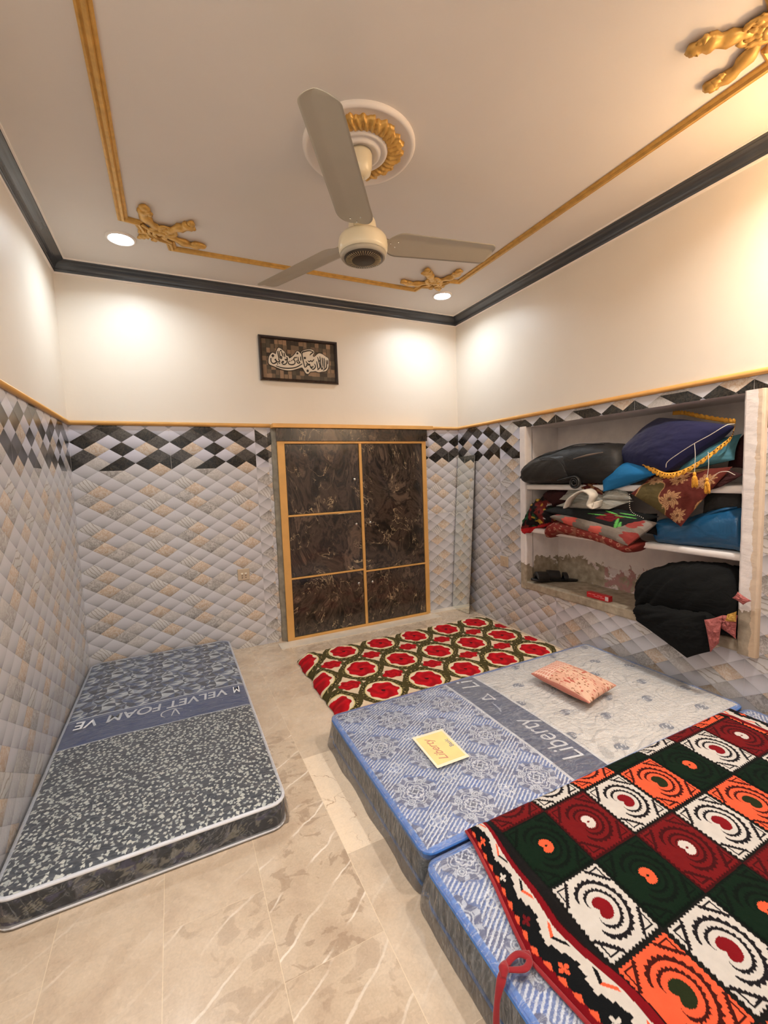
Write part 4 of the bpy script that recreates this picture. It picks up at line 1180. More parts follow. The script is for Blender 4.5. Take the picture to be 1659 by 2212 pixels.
# small bell and tower emblems woven between the words
M['grey_print'] = simple('grey_woven_print', (170, 178, 196), 0.7)
def flat_poly(name, pts, z, mat, parent, th_=.0006):
    n = len(pts)
    return mesh(name, [(x, y, z) for x, y in pts] + [(x, y, z - th_) for x, y in pts], [tuple(range(n)), tuple(range(2 * n - 1, n - 1, -1))] + [(i, (i + 1) % n, n + (i + 1) % n, n + i) for i in range(n)], mat, parent)
bell = [(0, .036), (.012, .030), (.016, .012), (.024, -.010), (.036, -.022), (.036, -.028), (-.036, -.028), (-.036, -.022), (-.024, -.010), (-.016, .012), (-.012, .030)]
def rot90(p, cx, cy): return [(cx - b, cy + a) for a, b in p]
flat_poly('band_emblem_bell', rot90(bell, SPL + .10, -1.775), zt, M['white_print'], mb)
flat_poly('band_emblem_bell_inner', rot90([(a * .62, b * .62 - .002) for a, b in bell], SPL + .10, -1.775), zt + .0006, simple('slate_woven_print', (84, 94, 124), 0.7), mb)  # smaller slate bell woven inside the white one
tower = [(0, .052), (.004, .02), (.008, -.01), (.020, -.040), (.012, -.040), (0, -.018), (-.012, -.040), (-.020, -.040), (-.008, -.01), (-.004, .02)]
flat_poly('band_emblem_tower', [(x, y) for x, y in rot90([(b, -a) for a, b in tower], SPL + .085, -1.875)], zt, M['grey_print'], mb)
wrap_film(mb, BX0, BX1, BY0, BY1, BH, .035, 43, M['film_blue'], M['film_side'], puff=.006, skirt=.024, crown=.014)
# yellow card under the film
cd = empty('label_card', (1.55, -2.03, zt), 'small yellow paper card lying on the blue mattress under its plastic wrap', 'card')
M['card'] = simple('yellow_card', (246, 222, 152), 0.6, var=.06, vscale=14)
M['card_edge'] = simple('cream_card_border', (248, 236, 208), 0.6)
q4 = [(1.469, -2.138), (1.626, -2.140), (1.635, -1.918), (1.480, -1.912)]
cz = BH + .0265
flat_poly('card_paper', q4, cz, M['card_edge'], cd, .0008)
cc = np.mean(q4, 0)
flat_poly('card_print', [tuple(cc + (np.array(p) - cc) * .86) for p in q4], cz + .0006, M['card'], cd, .0005)
text_part('card_lettering', 'Liberty', (1.545, -2.110, cz + .0010), .055, PI / 2, simple('rose_print', (206, 140, 120), 0.6), cd, shear=.4, align='LEFT', sx=.95, depth=.0002)
text_part('card_lettering', 'Basic', (1.612, -2.05, cz + .0010), .028, PI / 2, simple('blue_print', (120, 130, 160), 0.6), cd, align='LEFT', depth=.0002)

RX0, RX1, RY0, RY1 = 1.222, 3.066, -3.345, -2.455
cvr = blue_canvas(RX0, RX1, RY0, RY1, 9, .0025)
e = np.minimum(np.minimum(cvr.X - RX0, RX1 - cvr.X), np.minimum(cvr.Y - RY0, RY1 - cvr.Y))
cvr.a[e < .016] = np.array((92, 140, 212)) / 255.
mq = empty('mattress', (2.15, -2.9, 0), 'blue patterned mattress in plastic wrap, mostly covered by the appliqued quilt', 'mattress')
mattress(mq, RX0, RX1, RY0, RY1, .128, .035, cvr, blue_side(9), M['blue_piping'], .0026, 51, crown=.006, piper=.006)
wrap_film(mq, RX0, RX1, RY0, RY1, .128, .035, 53, M['film_blue'], M['film_side'], puff=.010, skirt=.026, crown=.008)

# ------------------------------------------------------------------ appliqued quilt
PALQ = {'W': ((214, 208, 200), (30, 27, 30), (132, 18, 26)), 'O': ((250, 98, 62), (66, 22, 16), (38, 46, 24)),
        'G': ((13, 34, 20), (8, 20, 13), (250, 98, 62)), 'R': ((116, 22, 24), (66, 14, 16), (218, 210, 202))}
SEQ = {-1: 'O', 0: 'W', 1: 'G', 2: 'R', 3: 'W', 4: 'O', 5: 'G', 6: 'W', 7: 'R', 8: 'O', 9: 'G', -2: 'R', -3: 'G', -4: 'W'}
def tri(x): return np.abs((x % 1) - .5) * 2
def quilt_col(I, J):
    out = np.zeros(I.shape + (3,)); out[:] = np.array((22, 22, 20)) / 255.
    ci, cj = np.floor(I).astype(int), np.floor(J).astype(int)
    a, b = (I - ci) * 2 - 1, (J - cj) * 2 - 1
    d = ci - cj
    for k, nm in SEQ.items():
        base, dark, hc = [np.array(c) / 255. for c in PALQ[nm]]
        m = d == k
        if not m.any(): continue
        A, B = a[m], b[m]
        col = np.zeros(A.shape + (3,)); col[:] = np.array((24, 24, 22)) / 255. if nm in 'WO' else dark
        marg = np.where(np.abs(A) > np.abs(B), np.abs(A) + .055 * tri(B * 7.5), np.abs(B) + .055 * tri(A * 7.5))
        ins = marg < .955
        col[ins] = base
        th_ = np.arctan2(B, A); r = np.hypot(A * 1.0, B * 1.0)
        ath = np.abs(th_)
        hr = 1 - .50 * np.exp(-((PI - ath) / .42) ** 2) + .04 * np.exp(-(ath / .4) ** 2)
        f = r / hr
        big = nm in 'WO'
        saw = tri(th_ * 26 / (2 * PI))
        g1 = (f > .415) & (f < .475 + .05 * saw) & (ath < 2.75)
        g2 = (f > .625) & (f < .70 + .07 * saw) & (ath < 2.55)
        taper = np.clip((2.9 - ath) / .9, .25, 1)
        g1 &= (f - .415) < .11 * taper; g2 &= (f - .625) < .15 * taper
        # corner leaves: toothed chevrons
        ca, cbb = np.abs(A), np.abs(B)
        l1 = (ca + cbb > 1.20 + .06 * tri((ca - cbb) * 8)) & (ca + cbb < 1.36) & (np.abs(ca - cbb) < .5) & (f > .84)
        l2 = (np.maximum(ca, cbb) > .80) & (np.maximum(ca, cbb) < .845) & (ca + cbb > 1.25)
        col[ins & (g1 | g2 | l1 | l2)] = dark
        if big:
            col[f < .27 + .012 * saw] = hc
        else:
            hs = f * (1.0 + .12 * tri(th_ * 20 / (2 * PI)))
            col[hs < .25] = hc
            col[(np.abs(A) + np.abs(B) * 1.6 < .07)] = base
            col[(f > .28) & (f < .31) & ins] = dark
        out[m] = col
    return out
def border_col(b, y):
    """b: 0 outer edge .. 1 inner edge (start of the squares)"""
    out = np.zeros(b.shape + (3,)); out[:] = np.array((18, 20, 22)) / 255.
    red = np.array((126, 14, 24)) / 255.; org = np.array((250, 98, 62)) / 255.; wht = np.array((214, 206, 196)) / 255.
    per = .125
    ph = y / per
    saw = tri(ph * 3.2)
    out[b < .10 + .10 * saw] = org
    out[b < .11 + .05 * tri(ph * 3.2 + .5) - .02] = red
    out[b < .10] = red
    # white zigzag medallions on the inner side
    st = .40 + .22 * (np.floor(tri(ph) * 5) / 5)
    sc = .03 * (np.floor(ph * 10) % 2)
    wm = (b > st + sc) & (b < .80)
    out[wm] = wht
    v = np.abs(tri(ph) - (b - .60) * 3.0)
    cc_ = (np.floor(ph + .5) % 2) == 0
    ch = wm & (v < .12) & (tri(ph) < .55) & (b < .76)
    out[ch & cc_] = org
    out[ch & ~cc_] = np.array((20, 20, 22)) / 255.
    # flowers in the black gaps
    fy = (((ph + .5) % 1) - .5) * per; fx = (b - .31) * .13
    t_ = np.arctan2(fy, fx); r = np.hypot(fx, fy)
    fl = r < .013 * (np.abs(np.cos(t_ * 2)) ** .8) * 1.0 + .002
    idx = np.floor(ph + .5).astype(int) % 3
    for k, c in enumerate(((214, 206, 196), (250, 98, 62), (110, 20, 26))):
        out[fl & (idx == k)] = np.array(c) / 255.
    out[b > .80] = red
    out[b > .97] = np.array((40, 12, 14)) / 255.
    return out
qx = [(-2.425, 1.398), (-2.475, 1.391), (-2.628, 1.353), (-2.74, 1.318), (-2.81, 1.300), (-2.875, 1.308), (-2.973, 1.321), (-3.1, 1.318), (-3.335, 1.33)]
qi = [(-2.425, 1.470), (-2.477, 1.462), (-2.626, 1.442), (-2.791, 1.424), (-2.885, 1.440), (-2.946, 1.450), (-3.028, 1.455), (-3.335, 1.456)]
QY0, QY1, QXR = -3.335, -2.425, 2.955
def interp(tab, y):
    tab = sorted(tab); return np.interp(y, [a for a, _ in tab], [b for _, b in tab])
nqx, nqy = 780, 440
S_, Y = np.meshgrid(np.linspace(0, 1, nqx), np.linspace(QY0, QY1, nqy))
xl = interp(qx, Y); xi = interp(qi, Y)
QXI = 2.84
X = xl + (QXR + .03 * (Y + 2.42) / -.9 - xl) * S_
di = np.array([.1930, .0036]); dj = np.array([-.0145, -.2121]); o0 = np.array([1.4633, -2.7164])
inv = np.linalg.inv(np.stack([di, dj], 1))
I = inv[0, 0] * (X - o0[0]) + inv[0, 1] * (Y - o0[1]); J = inv[1, 0] * (X - o0[0]) + inv[1, 1] * (Y - o0[1])
C = quilt_col(I, J)
mb_ = X < xi
C[mb_] = border_col(((X - xl) / (xi - xl))[mb_], Y[mb_])
mr_ = X > QXI
C[(I < .02) & ~mb_] = np.array((24, 22, 22)) / 255.
C[mr_] = border_col((1 - (X - QXI) / (QXR - QXI))[mr_], Y[mr_] * 1.0)
nq = Noise(77)
e = np.minimum(np.minimum(X - xl, QXR - X), np.minimum(Y - QY0, QY1 - Y))
zq = .138 + .016 * np.sqrt(np.clip(e / .02, 0, 1)) + .010 * (nq(X * 2.5, Y * 4, 1, 2) + .3) * np.clip(e / .05, 0, 1)
zq += .006 * np.exp(-((X - 1.43) / .05) ** 2) * np.sin((Y + .3 * X) * 24) + .0015 * nq(X, Y, 60, 2)
zq += .006 * np.clip(e / .06, 0, 1)
# sunk grooves between the stitched squares
gi = np.minimum(np.abs(I - np.round(I)), np.abs(J - np.round(J)))
zq -= .0025 * np.exp(-(gi / .04) ** 2) * ~(mb_ | mr_)
qt = empty('quilt', (2.1, -2.9, .13), 'patchwork quilt of red, white, orange and dark green heart squares on the near right mattress', 'quilt')
grid_mesh('quilt_top', np.stack([X, Y, zq], -1), M['fleece'], qt, col=C)
M['red_cloth'] = simple('crimson_cloth_tape', (150, 18, 28), 0.85, var=.12, bump=.5, bscale=200, sheen=.3)
edge = [(interp(qx, np.array([y]))[0] - .001, y, .143) for y in np.linspace(QY1, QY0, 34)]
tube('red_binding', edge, .0055, M['red_cloth'], qt, n=140, flat=.7)
tb_ = tube('tie_ribbon', [(1.305, -2.812, .152), (1.27, -2.800, .158), (1.235, -2.806, .155), (1.205, -2.822, .150), (1.186, -2.83, .118), (1.176, -2.838, .070), (1.172, -2.85, .025), (1.168, -2.885, .006)], [.009, .007, .008, .011, .007, .008, .007, .008], M['red_cloth'], qt, flat=.45)
tube('tie_loop', [(1.225, -2.812, .156), (1.262, -2.838, .166), (1.285, -2.828, .168), (1.268, -2.806, .166), (1.228, -2.808, .158)], [.006, .008, .008, .008, .006], M['red_cloth'], tb_, flat=.5)
tube('tie_knot', [(1.236, -2.802, .158), (1.222, -2.812, .160), (1.210, -2.824, .156)], [.006, .013, .006], M['red_cloth'], tb_, flat=.8)

# ------------------------------------------------------------------ rose blanket over the floor bedding at the back
rb = empty('blanket', (2.2, -1.0, 0), 'plush blanket of red roses in olive rings spread on the floor before the cupboard', 'blanket')
KX0, KX1, KY0, KY1 = 1.345, 3.065, -1.505, -.470
cvk = Canvas(KX0 - .05, KX1 + .05, KY0 - .05, KY1 + .05, .0025, (222, 200, 168))
X, Y = cvk.X, cvk.Y
n1, n2 = Noise(13), Noise(14)
wx = X + .010 * n1(X, Y, 22, 2); wy = Y + .010 * n2(X, Y, 22, 2)
dx, dy = .2945, .335
def lattice(cx, cy):
    u = (wx - cx) / dx; v = (wy - cy) / dy
    return (u - np.round(u)) * dx, (v - np.round(v)) * dy, np.round(u), np.round(v)
ax_, ay_, iu, iv = lattice(1.633, -.962)
bx_, by_, _, _ = lattice(1.633 + dx / 2, -.962 - dy / 2)
ra = np.hypot(ax_ / .098, ay_ / .112); rb_ = np.hypot(bx_ / .098, by_ / .112)
ta = np.arctan2(ay_, ax_); tb2 = np.arctan2(by_, bx_)
# olive ogee rings round the large roses only
ring = (ra > 1.10) & (ra < 1.50 + .08 * np.cos(ta * 4))
cvk.a[ring] = np.array((74, 66, 34)) / 255.
sc = (np.abs(np.sin(ta * 14 + ra * 10)) < .28) & (ra > 1.16) & (ra < 1.30)
cvk.a[sc] = np.array((200, 178, 120)) / 255.
dk = (np.abs(ra - 1.22 - .05 * np.sin(ta * 10)) < .022)
cvk.a[dk] = np.array((40, 34, 18)) / 255.
cvk.a[(ra < 1.10) & (ra > 1.04)] = np.array((214, 196, 130)) / 255.
cvk.a[ra < 1.04] = np.array((232, 212, 182)) / 255.
lob = .90 + .07 * np.cos(ta * 7 + 1) + .06 * n1(ta * 2, iu + iv * 3, 1)
sh = n1(X, Y, 26, 3)
def rose(mask, r, t, c1=(196, 14, 28), c2=(128, 4, 14)):
    k = np.clip(.5 + 1.3 * np.sin(t * 3 + r * 9 + 4 * sh) * .5 + sh, 0, 1)[mask][:, None]
    cvk.a[mask] = (np.array(c1) * (1 - k * .55) + np.array(c2) * k * .55) / 255.
rose(ra < lob, ra, ta)
cvk.a[ra < .12] = np.array((70, 8, 14)) / 255.
sm = np.hypot(bx_ / .060, by_ / .052)
lob2 = 1.08 + .10 * np.cos(tb2 * 6) + .1 * n2(tb2 * 2, 3)
# leaf patches beside the small roses
lf = (sm > 1.05) & (sm < 1.45) & (np.cos(tb2 * 2) > .45)
cvk.a[lf] = np.array((84, 78, 44)) / 255.
rose(sm < lob2, sm, tb2, (188, 14, 26), (124, 4, 14))
nu, nv = 620, 380
U, V_ = np.meshgrid(np.linspace(0, 1, nu), np.linspace(0, 1, nv))
X = KX0 + (KX1 - KX0) * U; Y = KY0 + (KY1 - KY0) * V_
CX_, CY_ = X.copy(), Y.copy()
el = X - KX0; eb = KY1 - Y; er = KX1 - X; ef = Y - KY0
ed = np.minimum(np.minimum(el, er), np.minimum(eb, ef))
nk = Noise(41)
H = .062
z = .006 + H * np.clip(np.minimum(el / .055, 1), 0, 1) ** .6 * np.clip(eb / .05, 0, 1) ** .6 * np.clip(er / .10, 0, 1) ** .7 * np.clip(ef / .03, 0, 1) ** .5
z += .012 * (nk(X, Y, 4, 2) + .2) * np.clip(ed / .08, 0, 1)
ruff = np.clip(1 - el / .13, 0, 1)
z += ruff * .020 * nk(Y, Y * 0, 13, 2) * np.clip(el / .03, 0, 1) + .004 * nk(X, Y, 30, 2)
z = np.maximum(z, .004)
Xg = X + ruff * (-.028 * nk(Y, Y * 0 + 3, 12, 2) - .010 * nk(Y, X, 30)) - .02 * ruff ** 2
Yg = Y + .010 * nk(X * 3, Y * 3, 3, 2) * np.clip(1 - eb / .1, 0, 1)
grid_mesh('blanket_top', np.stack([Xg, Yg, z], -1), M['blanket'], rb, col=cvk.sample(CX_, CY_))
ft = tube('loose_tie', [(1.40, -1.50, .020), (1.375, -1.49, .010), (1.345, -1.455, .005), (1.318, -1.405, .005)], [.004, .005, .004, .004], M['red_cloth'], rb, flat=.5)
flat_poly('tie_tab', [(1.318, -1.405), (1.288, -1.392), (1.292, -1.362), (1.322, -1.368)], .008, M['red_cloth'], ft, .004)

def patch_pillow(name, c4, thick, mat, parent=None, nu=40, nv=40, colfn=None, pinch=.06, seed=1, wr=.006, pw=.55, up=None, asym=1.0):
    """stuffed cushion between four corner points (0,0),(1,0),(1,1),(0,1); thick = full thickness"""
    c = np.array(c4, float); nzp = Noise(seed)
    U, V = np.meshgrid(np.linspace(0, 1, nu), np.linspace(0, 1, nv))
    Up = U + pinch * np.sin(PI * V) * (0.5 - U) * 1.0; Vp = V + pinch * np.sin(PI * U) * (0.5 - V) * 1.0
    def bil(u, v): return (1 - u)[..., None] * (1 - v)[..., None] * c[0] + u[..., None] * (1 - v)[..., None] * c[1] + u[..., None] * v[..., None] * c[2] + (1 - u)[..., None] * v[..., None] * c[3]
    B = bil(Up, Vp)
    n = np.cross(c[1] - c[0], c[3] - c[0]); n /= np.linalg.norm(n)
    if up is not None and n @ np.array(up) < 0: n = -n
    t = (np.clip(4 * U * (1 - U), 0, 1) ** pw) * (np.clip(4 * V * (1 - V), 0, 1) ** pw)
    w1 = wr * nzp(U * 6, V * 6, 1, 3) * t ** .3
    top = B + n * (thick / 2 * t * asym + w1)[..., None]; bot = B - n * (thick / 2 * t * (2 - asym) + w1 * .5)[..., None]
    G = np.concatenate([top, bot[::-1][1:]], 0)   # joined along v=1
    # close the remaining seams by sharing positions (t is zero there)
    col = None
    if colfn is not None:
        c1 = colfn(U, V); col = np.concatenate([c1, c1[::-1][1:]], 0)
    return grid_mesh(name, G, mat, parent, col=col)

# small printed pillow on the cream part of the blue mattress
pz = BH + .064
def pil_col(U, V):
    n_ = Noise(9); n3 = Noise(19)
    out = np.zeros(U.shape + (3,)); out[:] = np.array((230, 190, 164)) / 255.
    out[n_(U * 5, V * 5, 1, 2) > .08] = np.array((222, 174, 150)) / 255.
    sp = n3(U * 26, V * 18, 1, 2)
    out[sp > .17] = np.array((188, 100, 84)) / 255.
    out[sp < -.24] = np.array((150, 96, 66)) / 255.
    st = (V < .30) & ((np.abs((V * 22) % 1 - .5) < .16) | (np.abs((U * 9) % 1 - .5) < .12))
    out[(V < .30)] = np.array((216, 150, 130)) / 255.
    out[st] = np.array((240, 206, 186)) / 255.
    out[(U < .02)] = np.array((190, 120, 104)) / 255.
    out[(U > .93)] = np.array((220, 150, 128)) / 255.
    return out
pl = patch_pillow('pillow', [(2.325, -1.765, pz), (2.575, -1.715, pz), (2.605, -2.085, pz), (2.335, -2.140, pz)], .088, M['soft_print'], None, 170, 180, pil_col, pinch=.05, seed=4, wr=.008, pw=.45, up=(0, 0, 1))
tag(pl, 'small peach and pink printed pillow lying on the cream part of the blue mattress', 'pillow')

NP = {'navy': [(3.204, -1.589, 1.338), (3.064, -2.032, 1.295), (3.154, -2.319, 1.513), (3.324, -1.828, 1.621)], 'navytrim': [(3.174, -1.611, 1.328), (3.144, -1.721, 1.369), (3.104, -1.841, 1.415), (3.084, -1.902, 1.362), (3.064, -1.979, 1.315), (3.054, -2.047, 1.29), (3.059, -2.118, 1.301), (3.074, -2.202, 1.349), (3.094, -2.277, 1.416), (3.124, -2.319, 1.467), (3.144, -2.324, 1.516)], 'navytrim2': [(3.154, -2.319, 1.525), (3.204, -2.225, 1.547), (3.264, -2.093, 1.584), (3.304, -1.986, 1.618), (3.324, -1.907, 1.629)], 'cord': [(3.124, -2.331, 1.523), (3.064, -2.324, 1.515), (3.039, -2.269, 1.475), (3.034, -2.199, 1.438), (3.034, -2.115, 1.387), (3.039, -2.059, 1.348), (3.044, -2.048, 1.318)], 't1': [(3.034, -2.198, 1.438), (3.024, -2.208, 1.374), (3.024, -2.207, 1.287)], 't2': [(3.034, -2.263, 1.39), (3.024, -2.272, 1.323), (3.024, -2.266, 1.257)], 'blue': [(3.084, -1.627, 1.175), (3.084, -1.985, 1.288), (3.184, -1.795, 1.384), (3.144, -1.578, 1.269)], 'teal': [(3.124, -2.064, 1.285), (3.144, -2.326, 1.346), (3.224, -2.317, 1.477), (3.224, -2.044, 1.441)], 'broc': [(3.074, -1.824, 1.168), (3.044, -2.134, 0.998), (3.104, -2.337, 1.312), (3.164, -1.925, 1.296)], 'maroon': [(3.224, -2.257, 1.303), (3.184, -2.349, 1.301), (3.264, -2.307, 1.477), (3.284, -2.253, 1.425)], 'darkcl': [(3.124, -2.193, 1.18), (3.094, -2.289, 1.211), (3.104, -2.387, 1.272), (3.154, -2.288, 1.308)], 'grey': [[(3.064, -1.261, 1.067), (3.064, -1.686, 1.067), (3.124, -1.81, 1.12), (3.144, -1.354, 1.123)], [(3.084, -1.271, 1.113), (3.084, -1.67, 1.097), (3.144, -1.775, 1.137), (3.154, -1.291, 1.183)], [(3.074, -1.633, 1.136), (3.104, -1.813, 1.131), (3.164, -1.74, 1.174), (3.154, -1.582, 1.171)]], 'fold': [(3.034, -1.391, 1.066), (3.024, -1.432, 1.122), (3.024, -1.496, 1.166), (3.024, -1.556, 1.182), (3.014, -1.606, 1.154), (3.014, -1.588, 1.098), (3.024, -1.627, 1.074), (3.034, -1.636, 1.118)], 'brown': [(3.124, -1.408, 1.196), (3.104, -1.609, 1.154), (3.184, -1.559, 1.216), (3.204, -1.408, 1.247)], 'rose': [(3.074, -1.13, 1.025), (3.024, -1.786, 0.944), (3.104, -1.981, 1.038), (3.144, -1.354, 1.093)], 'gp': [(3.054, -1.209, 0.985), (3.004, -1.857, 0.864), (3.084, -1.981, 1.003), (3.144, -1.381, 1.026)], 'darkpile': [(3.084, -1.859, 0.937), (3.094, -1.975, 0.929), (3.164, -1.929, 1.048), (3.144, -1.817, 1.042)], 'greydark': [(3.184, -2.164, 1.062), (3.184, -2.345, 1.073), (3.224, -2.329, 1.218), (3.244, -2.137, 1.155)], 'drape': [(2.974, -1.943, 0.433), (2.964, -2.224, 0.32), (2.974, -2.336, 0.395), (2.964, -2.31, 0.574)], 'pink1': [(2.954, -2.307, 0.551), (2.954, -2.339, 0.393), (2.964, -2.371, 0.449), (2.974, -2.379, 0.592)], 'pink2': [(2.994, -2.357, 0.519), (3.004, -2.422, 0.48), (3.014, -2.422, 0.597), (2.994, -2.369, 0.585)], 'pink3': [(2.994, -2.407, 0.681), (2.984, -2.457, 0.661), (2.984, -2.491, 0.688), (3.004, -2.424, 0.714)], 'gold': [(2.984, -2.382, 0.559), (2.994, -2.426, 0.567), (3.004, -2.423, 0.618), (3.004, -2.384, 0.592)], 'box': [(3.154, -1.458, 0.474), (3.154, -1.65, 0.507), (3.154, -1.458, 0.514)], 's1': [(3.184, -1.013, 0.448), (3.184, -1.367, 0.509), (3.284, -1.1, 0.495), (3.284, -0.89, 0.507)]}
# ------------------------------------------------------------------ plastered shelf recess in the right wall
HD = .34
ny0, ny1, nz0, nz1 = -2.44, -.87, .40, 1.665      # hole in the wall
iy0, iy1, iz0 = -2.382, -.912, .44                 # clear opening between the jambs
nzn = Noise(61)
X0_ = W + .056; X1_ = W + HD
for nm, q in (('wall_recess_back', [(X1_, iy1, iz0), (X1_, iy0, iz0), (X1_, iy0, nz1), (X1_, iy1, nz1)]),
              ('wall_recess_left', [(X0_, iy1, iz0), (X1_, iy1, iz0), (X1_, iy1, nz1), (X0_, iy1, nz1)]),
              ('wall_recess_right', [(X0_, iy0, iz0), (X0_, iy0, nz1), (X1_, iy0, nz1), (X1_, iy0, iz0)]),
              ('wall_recess_bottom', [(X0_, iy1, iz0), (X0_, iy0, iz0), (X1_, iy0, iz0), (X1_, iy1, iz0)]),
              ('wall_recess_top', [(W, ny1, nz1), (X1_, ny1, nz1), (X1_, ny0, nz1), (W, ny0, nz1)])):
    tag(mesh(nm, q, [(0, 1, 2, 3)], M['niche']), kind='structure')
def jamb(name, y0, y1, z0, z1, x0, mat=M['niche']):
    n = max(8, int(max(y1 - y0, z1 - z0) / .012))
    along_z = (z1 - z0) > (y1 - y0)
    P = np.zeros((n, 10, 3))
    for i in range(n):
        t = i / (n - 1)
        a0, a1 = (y0, y1) if along_z else (z0, z1)
        j = lambda k: .0045 * nzn(t * 40, k * 5 + z0 * 3, 1, 3)
        r = .010
        cs = [(W + .06, a0), (x0 + r, a0), (x0 + .003, a0 + .003 + j(2)), (x0 + j(3) * .5, a0 + r + j(2)), (x0 + j(4) * .6, (a0 + a1) / 2), (x0 + j(5) * .6, a1 - r), (x0 + .003, a1 - .003 + j(6)), (x0 + r, a1), (W + .03, a1), (W + .06, a1)]
        for k, (x, a) in enumerate(cs):
            P[i, k] = (x, a, z0 + (z1 - z0) * t) if along_z else (x, y0 + (y1 - y0) * t, a)
    return tag(grid_mesh(name, capped(P), mat, closed_u=True, smooth=False), kind='structure')
jamb('trim_9', iy1, -.846, .376, 1.672, W - .014)
jamb('trim_10', -2.466, iy0, .376, 1.672, W - .030)
jamb('trim_11', iy0 - .002, iy1 + .002, .376, iz0, W - .012)
M['shelf_white'] = simple('white_painted_concrete', (240, 234, 228), 0.5, var=.03, bump=.3, bscale=50)
def shelf(name, z, th):
    n = 90
    P = np.zeros((n, 7, 3))
    for i in range(n):
        y = iy0 + (iy1 - iy0) * i / (n - 1); j = .002 * nzn(y * 20, z * 9, 1, 2)
        P[i] = [(W + HD, y, z - th), (W + .004, y, z - th + j), (W - .002, y, z - th + .006), (W - .002 + j, y, z - .006), (W + .004, y, z + j), (W + .1, y, z), (W + HD, y, z)]
    return tag(grid_mesh(name, capped(P), M['shelf_white'], closed_u=True), kind='structure')
shelf('trim_12', 1.218, .040); shelf('trim_13', .875, .036)

def loft(name, secs, mat, parent=None, n=60, ns=40, p=2.6, seed=1, wr=.006, ws=9, colfn=None):
    """secs: (y, x centre, z centre, half x, half z) cross-sections along y, rounded boxes"""
    s = np.array(secs, float)
    C = catmull(s, n); C[:, 3:] = np.maximum(C[:, 3:], .002)
    th = np.linspace(0, 2 * PI, ns, endpoint=False)
    cx = np.sign(np.cos(th)) * np.abs(np.cos(th)) ** (2 / p); cz = np.sign(np.sin(th)) * np.abs(np.sin(th)) ** (2 / p)
    nn = Noise(seed)
    P = np.zeros((n, ns, 3))
    for i in range(n):
        y, xc, zc, hx, hz = C[i]
        d = wr * nn(np.cos(th) * ws * .3 + 10, np.sin(th) * ws * .3 + y * ws * 2, 1, 3) * 2
        sc = min(1, hz / .05)
        P[i, :, 0] = xc + cx * (hx + d * sc); P[i, :, 2] = zc + cz * (hz + d * sc); P[i, :, 1] = y + d * .4
    G = capped(P)
    col = None
    if colfn is not None: col = np.clip(colfn(G), 0, 1)
    return grid_mesh(name, G, mat, parent, closed_u=True, col=col)

def softmat(name, c, rough=.9, wr=.5, ws=14, sheen=0.0, spec=.3, var=.08):
    t = NT(name); o = t.obj()
    c = np.array(rgb(*c)); nzv = t.noise(o, 10, 3)
    lo = tuple(np.append(c[:3] * (1 - var), 1)); hi = tuple(np.append(np.minimum(c[:3] * (1 + var), 1), 1))
    t.P(Base_Color=t.ramp(nzv, [(.3, lo), (.7, hi)]), Roughness=rough)
    t.b.inputs['Sheen Weight'].default_value = sheen; t.b.inputs['Specular IOR Level'].default_value = spec
    n1 = t.bump(t.noise(o, 350, 2), .2, .0006)
    t.set(t.b.inputs['Normal'], t.bump(t.noise(t.mapping(o, scale=(1, .6, 1.4)), ws, 4, .55, 1.2), wr, .015, n1))
    return t.m
M['nylon_black'] = softmat('black_nylon', (26, 25, 24), .6, .35, 12, spec=.5)
M['nylon_dark'] = softmat('charcoal_nylon', (36, 34, 32), .5, .3, 10, spec=.5)
M['navy'] = softmat('navy_velvet', (22, 24, 66), .75, .25, 7, sheen=.1)
M['blue'] = softmat('azure_cotton', (28, 112, 168), .75, .3, 7)
M['teal'] = softmat('teal_cotton', (70, 118, 130), .8, .3, 8)
M['gold_trim'] = softmat('golden_crochet_trim', (232, 168, 62), .8, .5, 60)
M['maroon'] = softmat('dark_maroon_cloth', (52, 20, 20), .85, .6, 14)
M['grey_cloth'] = softmat('pale_grey_cloth', (150, 148, 138), .9, .8, 18)
M['cream_cloth'] = softmat('cream_cloth', (212, 204, 190), .9, .5, 18)
M['charcoal'] = softmat('charcoal_knit', (56, 54, 52), .95, .6, 14)
M['black_cloth'] = softmat('black_cloth', (16, 15, 15), .92, .5, 10, spec=.2)
M['black_fleece'] = softmat('black_speckled_fleece', (17, 18, 18), .97, .7, 9, spec=.2)
M['pink'] = softmat('dusty_pink_satin', (164, 92, 88), .55, .9, 26)
M['blue_bag'] = softmat('blue_polythene', (28, 84, 124), .3, .6, 9, spec=.5)
M['goldcloth'] = softmat('gold_lining', (190, 146, 66), .45, .8, 30)

def bez(p, q, k, sag=0.0):
    p, q = np.array(p, float), np.array(q, float)
    return [tuple(p + (q - p) * t + np.array([0, 0, -sag * 4 * t * (1 - t)])) for t in np.linspace(0, 1, k)]

